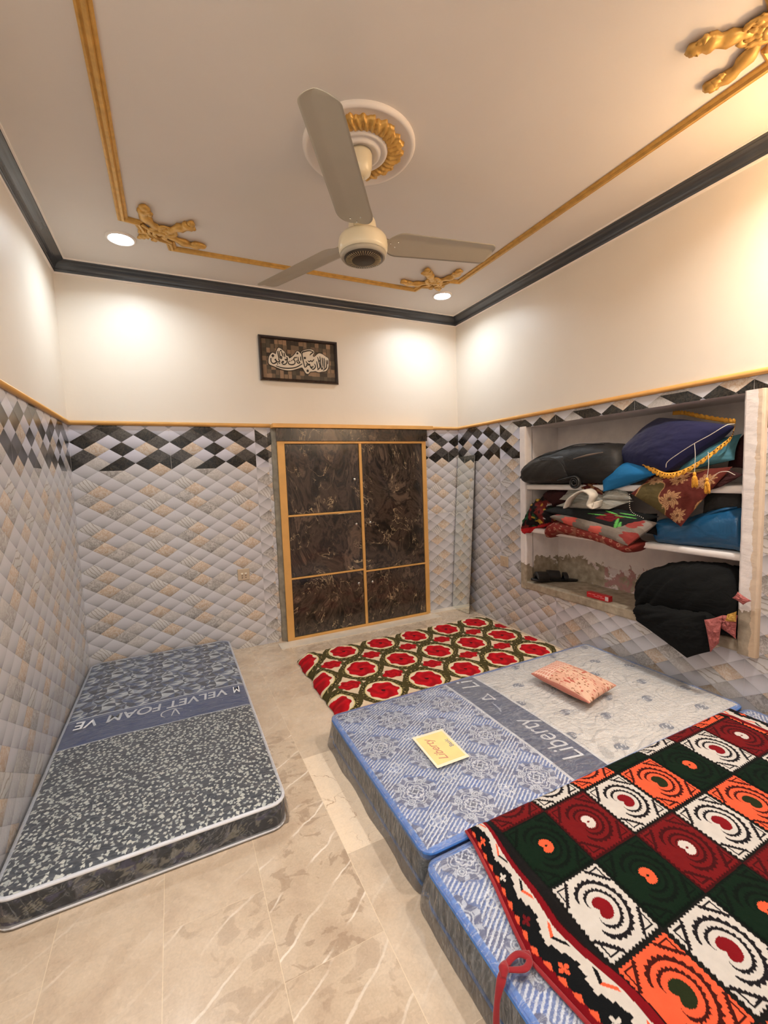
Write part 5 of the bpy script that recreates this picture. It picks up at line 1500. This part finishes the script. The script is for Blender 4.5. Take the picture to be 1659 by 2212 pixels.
# --- black backpack
bpk = empty('backpack', (W + .08, -1.3, 1.22), 'black backpack lying on its side at the left end of the top shelf', 'backpack')
loft('body', [(-.895, W + .02, 1.290, .05, .020), (-.905, W + .03, 1.292, .09, .052), (-.95, W + .05, 1.306, .13, .082), (-1.08, W + .07, 1.335, .155, .112), (-1.28, W + .08, 1.352, .165, .130), (-1.45, W + .085, 1.357, .168, .136), (-1.60, W + .085, 1.354, .165, .132), (-1.69, W + .085, 1.345, .15, .118), (-1.73, W + .085, 1.330, .12, .08), (-1.745, W + .085, 1.32, .05, .03)], M['nylon_black'], bpk, n=90, p=2.8, seed=5, wr=.007)
loft('front_pocket', [(-.93, W - .045, 1.300, .02, .03), (-.96, W - .055, 1.305, .035, .060), (-1.1, W - .062, 1.325, .038, .082), (-1.28, W - .062, 1.335, .038, .088), (-1.36, W - .055, 1.335, .03, .08), (-1.385, W - .045, 1.33, .012, .05)], M['nylon_dark'], bpk, n=60, p=2.5, seed=6, wr=.006)
tube('side_strip', [(W - .090, -1.44, 1.395), (W - .094, -1.55, 1.412), (W - .088, -1.66, 1.425)], [.003, .008, .003], softmat('grey_mesh_strip', (112, 100, 90), .7), bpk, flat=.9)
tube('top_piping', [(W - .03, -.93, 1.365), (W - .055, -1.1, 1.428), (W - .05, -1.25, 1.455), (W - .02, -1.4, 1.492), (W - .0, -1.6, 1.482)], .0035, M['nylon_dark'], bpk)
tube('pocket_piping', [(W - .095, -1.14, 1.405), (W - .103, -1.26, 1.41), (W - .100, -1.34, 1.37), (W - .092, -1.375, 1.30)], .003, M['nylon_dark'], bpk)
# rolled strap hanging over the shelf edge
sp = []
for k in range(34):
    a = k / 33 * 4.6 * PI; r = .012 + .030 * k / 33
    sp.append((W - .085, -1.445 - r * math.cos(a), 1.235 + r * math.sin(a)))
sp += [(W - .085, -1.38, 1.265), (W - .08, -1.30, 1.25)]
tube('rolled_strap', sp, .0062, M['nylon_dark'], bpk, n=150, up=(1, 0, 0), flat=2.2)
tube('zip_puller', [(W - .045, -.893, 1.285), (W - .05, -.890, 1.265)], .003, M['black_plastic'], bpk)

def facing(name, c4, thick, mat, label, cat, group=None, **kw):
    o = patch_pillow(name, c4, thick, mat, None, up=(-1, 0, .3), **kw)
    return tag(o, label, cat, group)

def scallop(name, path, w, mat, parent, dirv, n=120, holes=False):
    p = catmull(path, n); dv = np.array(dirv, float); dv /= np.linalg.norm(dv)
    P = np.zeros((n, 4, 3))
    for i in range(n):
        ww = w * (.78 + .30 * abs(math.sin(i * .55)))
        wob = np.array([-.002 * math.sin(i * .9), 0, 0])
        P[i] = [p[i] + wob, p[i] + dv * ww + wob, p[i] + dv * ww + (.003, 0, .0), p[i] + (.003, 0, 0)]
    return grid_mesh(name, capped(P), mat, parent, closed_u=True)

# --- teal, azure and navy cushions
facing('cushion', NP['maroon'], .05, M['maroon'], 'dark maroon folded cushion wedged at the far right of the top shelf', 'cushion', seed=12)
facing('cushion', NP['teal'], .075, M['teal'], 'muted teal cushion under the right side of the navy cushion', 'cushion', seed=13, wr=.008)
facing('cushion', NP['blue'], .125, M['blue'], 'bright azure cushion squeezed under the left side of the navy cushion', 'cushion', seed=14, wr=.008, pinch=.03)
nvc = empty('cushion', (W + .05, -2.0, 1.30), 'navy velvet cushion with golden crochet edging and tassels on the top shelf', 'cushion')
patch_pillow('cover', NP['navy'], .215, M['navy'], nvc, 90, 90, seed=15, wr=.016, pinch=.02, pw=.42, up=(-1, 0, .5))
scallop('gold_edging', NP['navytrim'], .032, M['gold_trim'], nvc, (-.25, .1, -1), 170)
hl = []
for k, pp in enumerate(catmull(NP['navytrim'], 46)[14:44]):
    c0 = pp + np.array([-.0065, .0, -.010]); hl.append(capped(tube_grid([c0, c0 + (.003, 0, 0)], [.0028, .0028], 8)))
tag(multi('edging_holes', hl, M['maroon'], nvc), kind='stuff')
scallop('gold_edging', NP['navytrim2'], .024, M['gold_trim'], nvc, (.2, 0, 1), 90)
tube('cord', NP['cord'], .0018, M['cream_cloth'], nvc, n=60)
for tn in ('t1', 't2'):
    pth = NP[tn]
    cdn = tube('tassel_cord', pth, .0014, M['cream_cloth'], nvc, n=24)
    bx_, by_, bz_ = pth[-1]
    g = [capped(tube_grid([(bx_, by_, bz_ + .004), (bx_, by_, bz_ - .008), (bx_, by_, bz_ - .014)], [.004, .0085, .005], 12))]
    rg = random.Random(int(by_ * 1000))
    for k in range(26):
        a = 2 * PI * k / 26; rr = rg.uniform(.4, 1)
        g.append(capped(tube_grid(catmull([(bx_ + .003 * math.cos(a), by_ + .003 * math.sin(a), bz_ - .012), (bx_ + .010 * rr * math.cos(a), by_ + .012 * rr * math.sin(a), bz_ - .032), (bx_ + .008 * rr * math.cos(a) + .003, by_ + .015 * rr * math.sin(a), bz_ - .066 - .012 * rg.random())], 8), [.0022] * 8, 5)))
    multi('tassel', g, M['gold_trim'], cdn)

# --- brocade cushion hanging over the shelf
def broc_col(U, V):
    x, y = U * .38, V * .30
    n_ = Noise(23); n2_ = Noise(24)
    out = np.zeros(U.shape + (3,)); out[:] = np.array((92, 34, 26)) / 255.
    ol = n_(x, y, 9, 1) > .12
    out[ol] = np.array((88, 76, 42)) / 255.
    ed = np.abs(n_(x, y, 9, 1) - .12) < .018
    out[ed] = np.array((176, 132, 88)) / 255.
    for (cx, cy, rr) in ((.07, .18, .052), (.24, .08, .060), (.20, .21, .05), (.33, .22, .045), (.33, .03, .04)):
        dx_, dy_ = x - cx, y - cy; r = np.hypot(dx_, dy_) / rr; t = np.arctan2(dy_, dx_)
        pet = (r < .66 + .26 * np.abs(np.cos(t * 2.5 + .6)) + .16 * np.cos(t * 11)) & (np.abs(np.sin(t * 9 + r * 9 + 2 * n2_(x, y, 30))) > .42) & (r > .10)
        out[pet] = np.array((178, 136, 96)) / 255.
        out[(r < .2) & (r > .1)] = np.array((104, 76, 46)) / 255.
    return out
brc = facing('cushion', NP['broc'], .085, M['soft_print'], 'maroon and olive brocade cushion with gold flowers drooping below the navy cushion', 'cushion', colfn=broc_col, seed=25, nu=130, nv=110, wr=.008, pinch=.03)
bd = []
for pp in catmull([NP['broc'][0], (3.052, -1.848, 1.075), (3.045, -1.93, 1.035)], 16):
    c0 = np.array(pp) + (-.012, 0, -.004); bd.append(capped(tube_grid([c0 - (0, 0, .0025), c0, c0 + (0, 0, .0025)], [.001, .0028, .001], 8)))
tag(multi('bead_fringe', bd, M['cream_cloth'], brc), 'row of white beads', kind='stuff')
dkc = facing('scarf', NP['darkcl'], .03, M['maroon'], 'black and maroon scarf with white dotted hem at the right jamb', 'scarf', seed=26, wr=.012, nu=50, nv=50)
bd = []
for pp in catmull([(3.108, -2.215, 1.188), (3.070, -2.28, 1.272), (3.068, -2.33, 1.290), (3.075, -2.365, 1.272)], 34):
    c0 = np.array(pp) + (-.004, 0, 0); bd.append(capped(tube_grid([c0 - (0, 0, .002), c0, c0 + (0, 0, .002)], [.001, .0022, .001], 6)))
tag(multi('dotted_hem', bd, M['cream_cloth'], dkc), kind='stuff')
facing('cloth_bundle', NP['brown'], .06, M['soft_print'], 'maroon and gold brocade bundle below the backpack strap', 'cloth', colfn=lambda U, V: np.where((Noise(3)(U * 7, V * 7, 1, 2) > .02)[..., None], np.array((150, 104, 66)) / 255., np.array((92, 34, 28)) / 255.), seed=27, nu=50, nv=50)

# --- pile on the middle shelf
def dots_red(G):
    n_ = Noise(31); out = np.zeros(G.shape); out[:] = np.array((124, 42, 34)) / 255.
    y, z = G[..., 1], G[..., 2]
    out[n_(y, z, 16, 2) > .16] = np.array((140, 84, 66)) / 255.
    gy = (y / .052) % 1 - .5; gz = ((z + .02 * np.sin(y * 8)) / .040 + .5 * (np.floor(y / .052) % 2)) % 1 - .5
    d = np.hypot(gy * .052, gz * .040)
    out[(d < .0105)] = np.array((176, 124, 100)) / 255.
    out[(d < .006)] = np.array((128, 50, 40)) / 255.
    return out
tag(loft('quilt', [(-1.148, W + .0, .845, .03, .018), (-1.165, W + .02, .872, .09, .050), (-1.25, W + .04, .905, .13, .048), (-1.42, W + .04, .905, .135, .046), (-1.60, W + .03, .890, .14, .044), (-1.74, W + .01, .868, .13, .045), (-1.81, W - .01, .845, .11, .040), (-1.86, W - .01, .852, .09, .025), (-1.885, W + .0, .868, .04, .01)], M['soft_print'], None, n=170, ns=110, p=2.6, seed=32, wr=.006, colfn=dots_red), 'dark red dotted quilt at the bottom of the middle shelf pile, sagging over the edge', 'quilt')
def pinkgrey(U, V):
    n_ = Noise(33); out = np.zeros(U.shape + (3,)); out[:] = np.array((128, 118, 108)) / 255.
    out[n_(U * 4, V * 4, 1, 2) > .1] = np.array((142, 132, 122)) / 255.
    for (a, b, r, c) in ((.27, .10, .085, (216, 96, 84)), (.62, .06, .07, (210, 96, 84)), (.98, .22, .10, (140, 56, 50)), (.03, .3, .08, (156, 70, 64)), (.85, .7, .1, (146, 60, 54)), (.45, .6, .1, (200, 90, 80))):
        d = np.hypot((U - a), (V - b) * .5)
        out[d < r * (1 + .15 * np.cos(np.arctan2(V - b, U - a) * 5))] = np.array(c) / 255.
    return out
facing('blanket', NP['gp'], .085, M['soft_print'], 'grey folded blanket with coral pink flowers above the dark red quilt', 'blanket', colfn=pinkgrey, seed=34, nu=130, nv=80, wr=.008, pinch=.01, pw=.30)
def rosecol(U, V):
    out = np.zeros(U.shape + (3,)); out[:] = np.array((26, 28, 28)) / 255.
    d = np.hypot((U - .74) * 1.0, (V - .42) * .42); out[d < .10 * (1 + .18 * np.cos(np.arctan2(V - .4, U - .74) * 6))] = np.array((108, 16, 26)) / 255.
    out[(d < .05) & (d > .04)] = np.array((60, 8, 14)) / 255.
    for (a, b, ang, L) in ((.60, .40, .3, .09), (.66, .66, -.2, .09), (.84, .60, .2, .10), (.90, .20, -1.0, .14), (.96, .12, -1.0, .12), (.80, .75, .1, .08)):
        x = (U - a) * math.cos(ang) + (V - b) * .45 * math.sin(ang); y = -(U - a) * math.sin(ang) + (V - b) * .45 * math.cos(ang)
        out[(x / L) ** 2 + (y / .014) ** 2 * (1 + .3 * np.sin(x * 200)) < 1] = np.array((96, 176, 84)) / 255.
    return out
facing('blanket', NP['rose'], .060, M['soft_print'], 'black folded blanket with a dark red rose and green leaves under the grey clothes', 'blanket', colfn=rosecol, seed=35, nu=150, nv=90, wr=.006, pinch=.01, pw=.35)
for k, c4 in enumerate(NP['grey']):
    facing('folded_garment', c4, .066, M['grey_cloth'], ['pale grey folded garment directly on the black rose blanket', 'pale grey crumpled garment on top of the folded clothes, under the backpack strap', 'small grey garment beside the azure cushion, at the right of the folded clothes'][k], 'clothes', 'grey folded clothes on the middle shelf', seed=36 + k, nu=60, nv=40, wr=.020, pinch=.05)
def ribbon(name, path, w, wdir, th_, mat, parent=None, n=90, rip=.004):
    p = catmull(path, n); wd = np.array(wdir, float); wd /= np.linalg.norm(wd)
    P = np.zeros((n, 4, 3)); nn = Noise(8)
    tg = np.gradient(p, axis=0); tg /= np.linalg.norm(tg, axis=1)[:, None]
    for i in range(n):
        nr = np.cross(tg[i], wd); nr /= np.linalg.norm(nr) + 1e-9
        a = p[i] - wd * w * .5 + rip * nn(i * .2, 1); b = p[i] + wd * w * .5 + rip * nn(i * .2, 7)
        P[i] = [a, b, b + nr * th_, a + nr * th_]
    return grid_mesh(name, capped(P), mat, parent, closed_u=True)
tag(ribbon('trousers_waistband', NP['fold'], .075, (1, 0, .15), .010, M['cream_cloth']), 'cream looped waistband flopping out over the grey garments', 'clothes')
facing('cloth_bundle', NP['darkpile'], .08, M['black_cloth'], 'black crumpled cloth between the folded blankets and the blue bag', 'cloth', seed=41, wr=.015)
# multicoloured clothes at the left end
def multi_col(G):
    n_ = Noise(51); m_ = Noise(52)
    y, z = G[..., 1], G[..., 2]
    out = np.zeros(G.shape); out[:] = np.array((22, 14, 14)) / 255.
    a = n_(y, z, 26, 2)
    out[a > .10] = np.array((104, 30, 24)) / 255.
    out[(a < -.20)] = np.array((30, 84, 50)) / 255.
    out[(m_(y, z, 30, 1) > .33)] = np.array((196, 160, 60)) / 255.
    out[(m_(y, z, 30, 1) < -.40)] = np.array((200, 196, 190)) / 255.
    out[(z < .85 + .25 * np.abs(y + .84)) & (z > .80 + .2 * np.abs(y + .84))] = np.array((196, 34, 40)) / 255.
    return out
tag(loft('clothes_heap', [(-.900, W - .02, .850, .03, .012), (-.915, W - .01, .868, .05, .038), (-.96, W + .02, .935, .08, .085), (-1.03, W + .05, 1.000, .11, .115), (-1.12, W + .05, .995, .11, .090), (-1.19, W + .06, .96, .08, .05), (-1.22, W + .06, .95, .03, .02)], M['soft_print'], None, n=90, ns=90, p=2.2, seed=53, wr=.022, ws=26, colfn=multi_col), 'heap of black, red, green and yellow clothes at the left end of the middle shelf', 'clothes')
tag(loft('clothes_heap', [(-1.02, W + .10, 1.06, .03, .02), (-1.05, W + .10, 1.09, .07, .07), (-1.15, W + .10, 1.105, .08, .08), (-1.28, W + .10, 1.11, .07, .07), (-1.36, W + .09, 1.13, .05, .06), (-1.40, W + .09, 1.14, .02, .02)], M['maroon'], None, n=60, ns=50, p=2.2, seed=54, wr=.020, ws=22), 'dark maroon clothes hanging in folds behind the colourful heap under the backpack', 'clothes')
# blue bag and dark cloth at the right
bb = loft('plastic_bag', [(-1.925, W + .06, .93, .03, .03), (-1.94, W + .08, .945, .09, .070), (-2.02, W + .11, .950, .125, .072), (-2.12, W + .12, .962, .13, .084), (-2.22, W + .12, .985, .13, .106), (-2.32, W + .12, .990, .13, .110), (-2.368, W + .12, .985, .12, .105), (-2.376, W + .12, .98, .06, .05)], M['blue_bag'], None, n=80, ns=70, p=3.0, seed=55, wr=.010, ws=10)
tag(bb, 'blue plastic bag stuffed full at the right end of the middle shelf', 'bag')
kn = tube('twisted_neck', [(W + .04, -2.18, 1.04), (W + .03, -2.24, 1.075), (W + .03, -2.29, 1.095), (W + .05, -2.33, 1.105)], [.03, .022, .020, .008], M['blue_bag'], bb, flat=.45)
facing('sweater', NP['greydark'], .09, M['charcoal'], 'charcoal grey sweater stuffed above the blue plastic bag', 'clothes', seed=56, wr=.010)

# --- bottom of the recess
sb = empty('cloth_sack', (W + .05, -2.15, .44), 'big black sack bulging out of the bottom right of the recess', 'sack')
loft('sack_body', [(-1.862, W - .02, .545, .02, .030), (-1.868, W + .00, .550, .07, .085), (-1.90, W + .02, .568, .12, .135), (-1.98, W + .04, .590, .15, .160), (-2.10, W + .05, .612, .165, .178), (-2.22, W + .05, .618, .165, .182), (-2.32, W + .06, .615, .15, .176), (-2.368, W + .07, .60, .13, .155), (-2.378, W + .08, .59, .06, .08)], M['black_fleece'], sb, n=100, ns=90, p=2.3, seed=61, wr=.017, ws=11)
patch_pillow('hanging_flap', NP['drape'], .040, M['black_fleece'], sb, 60, 60, seed=62, wr=.014, pinch=.02, up=(-1, 0, 0))
loft('flap_fold', [(-1.885, W - .05, .470, .05, .03), (-1.93, W - .08, .475, .07, .055), (-2.04, W - .09, .480, .075, .062), (-2.18, W - .09, .490, .075, .066), (-2.28, W - .09, .510, .065, .055), (-2.32, W - .08, .53, .03, .02)], M['black_fleece'], sb, n=60, ns=50, p=2.1, seed=67, wr=.016, ws=12)
pk = facing('satin_scarf', NP['pink1'], .022, M['pink'], 'dusty pink satin scarf hanging beside the black sack', 'scarf', seed=63, nu=50, nv=60, wr=.016, pinch=.05)
patch_pillow('scarf_fold', NP['pink2'], .030, M['pink'], pk, 50, 50, seed=64, wr=.014, up=(-1, 0, 0))
patch_pillow('gold_lining', NP['gold'], .02, M['goldcloth'], pk, 40, 40, seed=65, wr=.010, up=(-1, 0, 0))
facing('satin_scarf', NP['pink3'], .022, M['pink'], 'small tuft of pink cloth poking out against the right jamb', 'scarf', seed=66, wr=.012, pinch=.1)
# sandals
def sandal(loc, rz, tilt, label):
    e = empty('sandal', loc, label, 'sandal', 'pair of black sandals in the recess')
    e.rotation_euler = (tilt, 0, rz)
    n = 40; t = np.linspace(0, 1, n)
    wd = .043 * (np.sin(np.clip(t, .001, .999) * PI) ** .45) * (1 - .28 * np.exp(-((t - .35) / .16) ** 2)) + .001
    P = np.zeros((n, 16, 3)); th = np.linspace(0, 2 * PI, 16, endpoint=False)
    for i in range(n):
        P[i, :, 0] = wd[i] * np.sign(np.cos(th)) * np.abs(np.cos(th)) ** .6
        P[i, :, 1] = -.14 + .28 * t[i]
        P[i, :, 2] = .012 + .011 * np.sign(np.sin(th)) * np.abs(np.sin(th)) ** .6 + .012 * max(0, t[i] - .8) * 5 * .6
    def local(o):
        o.parent = e; o.matrix_parent_inverse = Matrix.Identity(4); return o
    local(grid_mesh('sole', capped(P), M['black_plastic'], None, closed_u=True))
    for (y0, y1, h, nm) in ((.00, .095, .066, 'strap'), (-.06, -.030, .056, 'strap')):
        A = np.zeros((20, 14, 3))
        for i in range(20):
            y = y0 + (y1 - y0) * i / 19
            for j in range(14):
                a = PI * (j % 7) / 6
                rr = 1.0 if j < 7 else .90
                if j >= 7: a = PI - a
                A[i, j] = (.043 * rr * math.cos(a), y + .01 * math.sin(a) , .014 + h * rr * math.sin(a) ** .8)
        local(grid_mesh(nm, capped(A), M['nylon_dark'], None, closed_u=True))
    return e
sandal((W + .10, -1.02, .446), 1.32, .06, 'black sandal lying in front in the left corner of the lower recess')
sandal((W + .19, -1.06, .447), 1.05, .10, 'black sandal propped behind the other one in the lower recess')
# toothpaste carton
bxo = empty('carton', (W + .03, -1.555, iz0), 'small red and white toothpaste carton lying at the front of the lower recess', 'box')
M['red_card'] = simple('red_carton', (196, 34, 42), .35, var=.05)
box('carton_body', W + .012, W + .050, -1.632, -1.462, iz0 + .001, iz0 + .038, M['red_card'], bxo, .001)
box('white_end_panel', W + .0112, W + .0119, -1.630, -1.606, iz0 + .006, iz0 + .034, simple('printed_white_panel', (206, 200, 200), .4), bxo)
V = []
lines = []
for k, (a, b, z) in enumerate(((-1.50, -1.475, .026), (-1.53, -1.508, .026), (-1.585, -1.545, .026), (-1.56, -1.52, .016), (-1.598, -1.568, .016))):
    lines.append((W + .0110, W + .0119, a - 0, b, iz0 + z, iz0 + z + .0035))
o_ = boxes('print_lines', lines, simple('pale_print', (226, 150, 150), .4), bxo)
tag(o_, kind='stuff')
